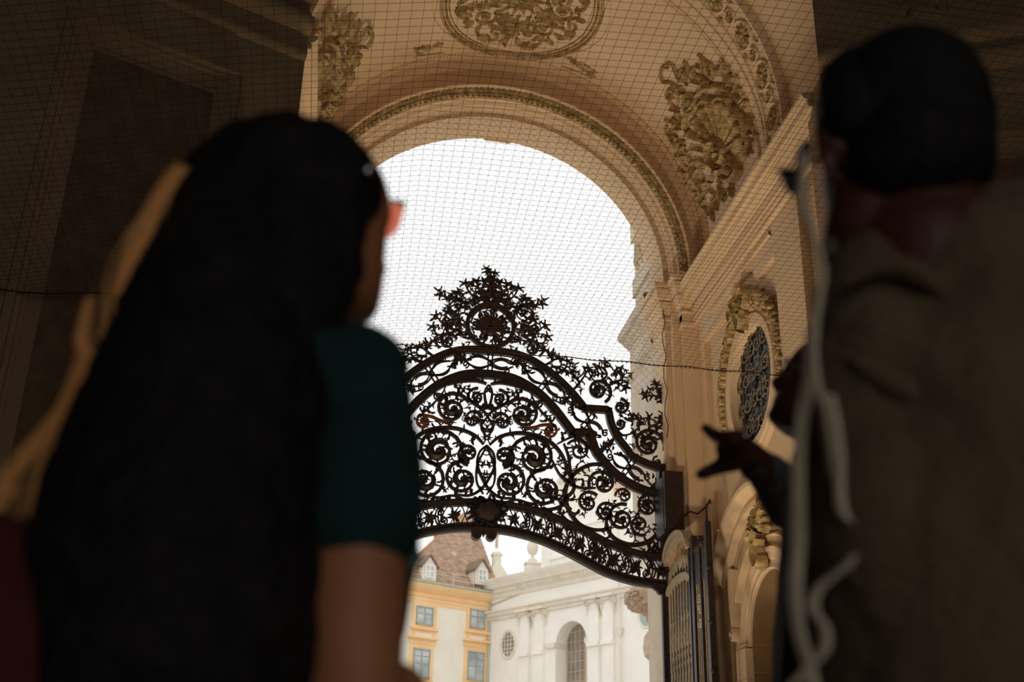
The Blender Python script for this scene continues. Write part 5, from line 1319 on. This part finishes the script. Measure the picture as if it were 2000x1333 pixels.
fuse(m, 'tee_shirt', S_TEAL, woman, .007, 6, (.012, .08))
m = MB(); c = wp(800, 1088, 1.5)
m.tube([wp(800, 1060, 1.5), wp(806, 1088, 1.5), wp(798, 1112, 1.5)], [.008, .012, .008], 8); part(m, 'sleeve_cuff', mat('grey_teal_cotton', (.10, .16, .15), None, 10, .9), woman)
m = MB()
for sx in (-1, 1): a = hip+Vector((.09*sx, 0, 0)); m.capsules([(a, .11), (Vector((a.x, a.y+.01, .50)), .08), (Vector((a.x, a.y, .12)), .065)])
m.capsules([(hip+Vector((-.07, 0, .02)), .15), (hip+Vector((.07, 0, .02)), .15)]); fuse(m, 'trousers', S_BLACK, woman, .012, 4)
# hair
m = MB()
m.capsules([(wp(500, 362, 1.50), .086), (wp(560, 352, 1.47), .080), (wp(622, 362, 1.44), .072), (wp(664, 372, 1.42), .056), (wp(688, 366, 1.42), .036)])
m.capsules([(wp(470, 400, 1.46), .088), (wp(452, 520, 1.42), .100), (wp(432, 650, 1.39), .118), (wp(415, 800, 1.37), .138), (wp(375, 950, 1.36), .146), (wp(345, 1120, 1.35), .152), (wp(330, 1300, 1.35), .155)])
m.capsules([(wp(560, 420, 1.42), .082), (wp(575, 520, 1.38), .070), (wp(560, 620, 1.37), .068), (wp(520, 700, 1.36), .06)])
m.capsules([(wp(655, 385, 1.40), .046), (wp(655, 450, 1.385), .040), (wp(640, 540, 1.38), .040), (wp(615, 610, 1.38), .04)])
m.capsules([(wc+wup*.05-wfw*.01, .088), (wc+wup*.04-wfw*.045, .09)])
hair = fuse(m, 'hair', S_HAIR, woman, .006, 4, (.012, .03))
# stray strands on the left, their golden backlight put into the colour
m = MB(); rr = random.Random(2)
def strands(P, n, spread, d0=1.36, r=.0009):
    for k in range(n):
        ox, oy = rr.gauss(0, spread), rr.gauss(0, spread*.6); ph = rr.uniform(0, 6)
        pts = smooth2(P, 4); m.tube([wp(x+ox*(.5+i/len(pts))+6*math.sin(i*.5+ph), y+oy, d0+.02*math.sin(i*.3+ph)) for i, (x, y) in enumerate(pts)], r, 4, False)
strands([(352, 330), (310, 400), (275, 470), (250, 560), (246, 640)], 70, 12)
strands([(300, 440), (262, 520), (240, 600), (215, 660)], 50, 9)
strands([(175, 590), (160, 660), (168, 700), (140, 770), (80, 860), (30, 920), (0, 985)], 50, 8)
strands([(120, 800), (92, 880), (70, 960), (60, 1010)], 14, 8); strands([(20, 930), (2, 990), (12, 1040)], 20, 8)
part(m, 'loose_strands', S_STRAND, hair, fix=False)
m = MB(); m.ball(wp(718, 334, 1.36), .0065, 10, 8); part(m, 'hair_stud', S_SILVER, hair)
# sunglasses with pink tinted lenses
e = wp(735, 392, 1.47)
sg_ = MB(); br_ = wp(733, 392, 1.46)
l0 = wp(734, 393, 1.46); l1 = wp(788, 396, 1.50)
sg_.tube([l0, wp(760, 391, 1.48), l1], [.0022, .0018, .0032], 8); sg_.tube([wp(660, 388, 1.41), wp(700, 390, 1.43), l0], .003, 8)
sg_.tube([wp(789, 395, 1.50), wp(787, 408, 1.50)], [.0032, .001], 6)
gl = part(sg_, 'sunglasses', S_BLACK, woman)
m = MB(); P = smooth2([(789, 397), (787, 420), (778, 448), (762, 464), (745, 465), (735, 455), (733, 436), (748, 428), (757, 413), (759, 398)], 3, True)
m.loft([[wp(x, y, 1.488) for x, y in P], [wp(x, y, 1.4895) for x, y in P]]); part(m, 'lens', S_LENS, gl, smooth=False)
# dark red bag hanging at the left edge
bagc = wp(-40, 1300, 1.36)
m = MB(); m.capsules([(wp(-90, 1230, 1.32), .12), (wp(-60, 1330, 1.30), .13), (wp(-70, 1480, 1.30), .13)])
m.capsules([(wp(15, 1125, 1.33), .05), (wp(-80, 1180, 1.32), .09)])
bag = thing('shoulder_bag', 'dark red soft bag beside the person with long black hair', 'bag', tuple(bagc))
fuse(m, 'bag_body', S_RED, bag, .01, 6)
m = MB(); m.tube([wp(60, 1060, 1.40), wp(30, 1100, 1.37), wp(0, 1150, 1.36)], .008, 8); part(m, 'bag_strap', S_RED, bag)

# ---- the man on the right
mc = wp(1756, 262, 1.42)
MF = (Vector(_R)*-.42+Vector((math.sin(YAW), math.cos(YAW), 0))*.88+Zup*.12)
man = thing('person', 'person with short black hair in a brown jacket seen close from behind, wearing dark sunglasses', 'person', (mc.x+.05, mc.y, 0))
m = MB(); H = .245; mfw, mrt, mup = head_mesh(m, mc, MF, Zup, H)
earc = wp(1617, 290, 1.36)
m.capsules([(wp(1700, 390, 1.40), .048), (wp(1690, 470, 1.40), .05)]); m.capsules([(wp(1855, 360, 1.40), .042), (wp(1862, 460, 1.41), .06)]); m.capsules([(mc-mup*.05-mfw*.03, .07), (wp(1790, 440, 1.40), .070), (wp(1800, 520, 1.40), .075)])
mn = wp(1800, 520, 1.40); msh = wp(1690, 600, 1.38); mshR = wp(2110, 560, 1.42); mhip = Vector((mn.x+.02, mn.y+.03, .98))
m.capsules([(mn, .09), (mhip+Zup*.3, .11), (mhip, .12)]); m.capsules([(msh, .05), (mn-Zup*.04, .07), (mshR, .05)])
for s0_, sx in ((msh, -1), (mshR, 1)):
    e_ = ground(s0_, 1.20)+Vector((sx*.06, .0, 0)); w0_ = e_+Vector((sx*-.05, .2, -.14)); m.capsules([(s0_, .052), (e_, .045), (w0_, .03)])
    d = (w0_-e_).normalized(); sd = d.cross(Zup).normalized(); m.capsules([(w0_, .03), (w0_+d*.06, .04), (w0_+d*.1, .04)])
    for k, L in enumerate((.034, .04, .037, .028)): finger(m, w0_+d*.11+sd*(-.03+.02*k), (d, d-Zup*.4, d-Zup*.9), (L*1.1, L*.8, L*.6), .0095)
    finger(m, w0_+d*.03-sd*.035, (d-sd, d-sd*.4), (.04, .03), .011)
for sx in (-1, 1):
    a = mhip+Vector((.1*sx, 0, 0)); m.capsules([(a, .1), (Vector((a.x, a.y+.01, .52)), .065), (Vector((a.x, a.y, .09)), .045)]); m.capsules([(Vector((a.x, a.y-.04, .05)), .045), (Vector((a.x-.02, a.y+.17, .04)), .04)])
P = [(1640, 350), (1622, 345), (1612, 318), (1605, 290), (1600, 262), (1606, 240), (1622, 236), (1634, 250), (1638, 275)]
m.tube([wp(x, y, 1.375-.0*i) for i, (x, y) in enumerate(P)], [.007, .008, .007, .007, .008, .009, .009, .008, .006], 8); m.tube([wp(1622, 300, 1.37), wp(1640, 290, 1.39)], [.016, .03], 10)
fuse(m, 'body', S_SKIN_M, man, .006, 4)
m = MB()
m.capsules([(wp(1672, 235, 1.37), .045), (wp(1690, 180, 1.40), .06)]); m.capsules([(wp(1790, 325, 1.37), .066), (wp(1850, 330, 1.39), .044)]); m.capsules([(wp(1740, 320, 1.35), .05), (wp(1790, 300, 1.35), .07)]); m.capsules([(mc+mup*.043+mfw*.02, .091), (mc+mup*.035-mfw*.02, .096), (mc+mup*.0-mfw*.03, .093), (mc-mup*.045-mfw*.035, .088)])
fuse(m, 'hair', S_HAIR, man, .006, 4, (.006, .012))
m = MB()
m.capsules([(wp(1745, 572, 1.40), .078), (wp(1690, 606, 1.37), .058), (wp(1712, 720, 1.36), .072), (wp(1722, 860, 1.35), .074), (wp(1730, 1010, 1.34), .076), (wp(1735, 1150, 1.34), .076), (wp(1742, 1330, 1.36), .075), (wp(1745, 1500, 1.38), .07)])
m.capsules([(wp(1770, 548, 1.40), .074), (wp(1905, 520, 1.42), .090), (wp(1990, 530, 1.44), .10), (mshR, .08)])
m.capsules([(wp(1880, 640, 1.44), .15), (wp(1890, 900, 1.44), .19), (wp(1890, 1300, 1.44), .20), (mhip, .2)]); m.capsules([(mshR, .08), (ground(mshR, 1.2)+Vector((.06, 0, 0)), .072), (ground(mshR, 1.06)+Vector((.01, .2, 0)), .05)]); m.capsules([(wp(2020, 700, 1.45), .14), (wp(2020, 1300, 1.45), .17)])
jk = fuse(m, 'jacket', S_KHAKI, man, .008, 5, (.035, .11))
# folds running across the sleeve
for pts, r in ((((1650, 690), (1720, 740), (1820, 790), (1900, 800)), .016), (((1640, 880), (1700, 930), (1800, 1000), (1900, 1060)), .02), (((1640, 1110), (1720, 1150), (1820, 1170)), .018), (((1640, 560), (1720, 520), (1800, 540), (1860, 600)), .014)):
    m = MB(); P = smooth2(pts, 5); m.tube([wp(x, y, 1.285) for x, y in P], [r*math.sin(PI*(i+.5)/len(P))+.002 for i in range(len(P))], 10); fuse(m, 'jacket_fold', S_KHAKI, jk, .006, 8)
m = MB()
m.tube([wp(x, y, 1.39) for x, y in smooth2([(1612, 505), (1640, 470), (1700, 442), (1780, 428), (1860, 415), (1930, 385), (2010, 370)], 4)], .014, 10); part(m, 'collar', S_KHAKI, jk)
# cream straps and loose cords down the left side
m = MB()
def band(pts, w_, d0): 
    P = smooth2(pts, 5); m.loft([[wp(x-w_, y, d0), wp(x, y, d0-.006), wp(x+w_, y, d0), wp(x, y, d0+.006)] for x, y in P])
band([(1572, 300), (1566, 380), (1578, 430), (1598, 490), (1606, 540), (1598, 590), (1590, 660), (1592, 730), (1606, 790), (1618, 870), (1626, 960), (1632, 1040), (1628, 1090)], 9, 1.30)
part(m, 'cream_strap', S_CREAMCLOTH, man); m = MB()
band([(1620, 770), (1632, 830), (1640, 900), (1640, 960), (1650, 1010), (1690, 1035), (1688, 1068), (1650, 1110), (1600, 1150), (1588, 1190), (1612, 1230), (1610, 1270), (1580, 1305), (1545, 1345)], 11, 1.27)
part(m, 'cream_cord', S_CREAMCLOTH, man); m = MB()
band([(1588, 640), (1580, 740), (1566, 830), (1560, 930), (1562, 1040), (1555, 1140), (1560, 1230), (1580, 1300), (1590, 1350)], 13, 1.33)
part(m, 'cream_strap', S_CREAMCLOTH, man)
m = MB(); P = [(1600, 800), (1578, 850), (1572, 1000), (1570, 1150), (1572, 1350), (1680, 1350), (1680, 800)]
m.capsules([(wp(1628, 860, 1.42), .036), (wp(1616, 1000, 1.42), .038), (wp(1610, 1150, 1.42), .044), (wp(1606, 1400, 1.42), .05)]); fuse(m, 'shirt_front', S_BLACK, man, .008, 4)
# dark sunglasses
m = MB(); P = [(1518, 330), (1545, 332), (1566, 334), (1568, 350), (1560, 372), (1548, 386), (1536, 372)]
m.loft([[wp(x, y, 1.44) for x, y in P], [wp(x, y, 1.443) for x, y in P]]); m.tube([wp(1518, 331, 1.44), wp(1566, 334, 1.43), wp(1608, 300, 1.37)], .0025, 8); part(m, 'sunglasses', S_BLACK, man)
m = MB(); m.tube([wp(x, y, 1.45) for x, y in ((1566, 330), (1572, 300), (1578, 280))], [.009, .011, .006], 8); part(m, 'earpiece', mat('silver_grey_plastic', (.35, .34, .33), None, 4, .3), man)

wp = wp_plain
# ---- the guide pointing, half hidden behind the man
gc = wp(1618, 765, 2.42)
guide = thing('person', 'person with glasses in a grey blue sleeve pointing with outstretched hand beyond the jacketed one', 'person', (gc.x+.03, gc.y, 0))
m = MB(); H = .225; GFd = (right_v*-.9+fw_v*.25+Zup*.38); gf, grt, gup = head_mesh(m, gc, GFd, Zup, H)
ear_mesh(m, gc, gf, grt, gup, H, 1); ear_mesh(m, gc, gf, grt, gup, H, -1)
gn = wp(1610, 900, 2.42); gs = wp(1600, 990, 2.34); ghip = Vector((gn.x+.03, gn.y+.02, .95))
m.capsules([(gc-gup*.05-gf*.02, .06), (gn, .055), (gn-Zup*.1, .08)]); m.capsules([(gn-Zup*.08, .09), (ghip+Zup*.2, .15), (ghip, .15)])
elb = wp(1545, 985, 2.28); wri = wp(1472, 893, 2.16); m.capsules([(gs, .052), (elb, .045), (wri, .026)])
pk = wp(1442, 880, 2.13); m.capsules([(wri, .026), (wp(1455, 885, 2.14), .029), (pk, .031), (wp(1428, 876, 2.11), .029)])
def pf(pts, r):  # finger through given points
    m.capsules([(wp(*p), q) for p, q in zip(pts, r)], 10)
pf([(1422, 868, 2.10), (1403, 856, 2.09), (1389, 846, 2.08), (1377, 836, 2.08)], (.014, .0125, .0115, .010))          # index
pf([(1428, 862, 2.09), (1414, 854, 2.07), (1412, 862, 2.05), (1420, 868, 2.05)], (.014, .013, .012, .011))         # middle, bent
pf([(1440, 858, 2.09), (1430, 852, 2.06), (1432, 862, 2.04), (1438, 868, 2.05)], (.014, .013, .012, .011))         # ring finger
pf([(1454, 858, 2.09), (1448, 852, 2.07), (1448, 862, 2.05), (1454, 868, 2.06)], (.012, .011, .0105, .010))         # little finger
pf([(1448, 900, 2.12), (1424, 908, 2.11), (1398, 915, 2.10), (1369, 927, 2.09)], (.018, .016, .014, .012))        # thumb
gl2 = ground(gs, 1.25)+Vector((.3, .1, 0)); m.capsules([(gn-Zup*.08+Vector((.16, .05, 0)), .052), (gl2, .045), (gl2+Vector((-.05, -.05, -.22)), .03)])
hL = gl2+Vector((-.05, -.05, -.22)); m.capsules([(hL, .03), (hL-Zup*.08, .036)])
for k in range(4): finger(m, hL+Vector((-.027+.018*k, 0, -.09)), ((0, 0, -1), (0, .3, -1), (0, .7, -1)), (.036, .026, .02), .0085)
finger(m, hL+Vector((-.03, 0, -.03)), ((-.7, 0, -1), (-.2, 0, -1)), (.035, .03), .010)
for sx in (-1, 1):
    a = ghip+Vector((.09*sx, 0, 0)); m.capsules([(a, .09), (Vector((a.x, a.y+.01, .50)), .06), (Vector((a.x, a.y, .09)), .04)]); m.capsules([(Vector((a.x, a.y-.04, .05)), .04), (Vector((a.x-.1, a.y+.12, .035)), .035)])
fuse(m, 'body', S_SKIN_M, guide, .006, 3)
m = MB(); m.capsules([(wp(1464, 898, 2.16), .027), (wp(1500, 925, 2.21), .040), (elb+fw_v*.0, .054), (gs, .062), (gn-Zup*.12, .09)]); m.capsules([(gn-Zup*.12, .095), (ghip+Zup*.2, .165), (ghip, .17)])
m.capsules([(gn-Zup*.1+Vector((.16, .05, 0)), .065), (gl2, .055), (hL+Zup*.05, .042)]); fuse(m, 'jacket', S_GREYBLUE, guide, .007, 4, (.012, .06))
m = MB()
for sx in (-1, 1): a = ghip+Vector((.09*sx, 0, 0)); m.capsules([(a, .11), (Vector((a.x, a.y+.01, .50)), .08), (Vector((a.x, a.y, .12)), .065)])
fuse(m, 'trousers', S_BLACK, guide, .012, 4)
m = MB(); m.capsules([(gc+gup*.055+gf*.0, .078), (gc+gup*.045-gf*.035, .082), (gc-gf*.05, .075), (gc-gf*.055-gup*.05, .06)]); fuse(m, 'hair', S_HAIR, guide, .007, 3, (.012, .02))
m = MB(); q = gc+gf*.098+gup*.006
for sx in (-1, 1): m.tube([q+grt*sx*.032+(grt*math.cos(t)*.024+gup*math.sin(t)*.019) for t in [2*PI*k/16 for k in range(17)]], .0018, 6); m.tube([q+grt*sx*.056, gc+grt*sx*.088-gf*.01+gup*.0], .0018, 6)
part(m, 'eyeglasses', S_SILVER, guide)
m = MB(); m.ball(wp(1454, 853, 2.06), .007, 10, 8); part(m, 'ring', S_SILVER, guide)
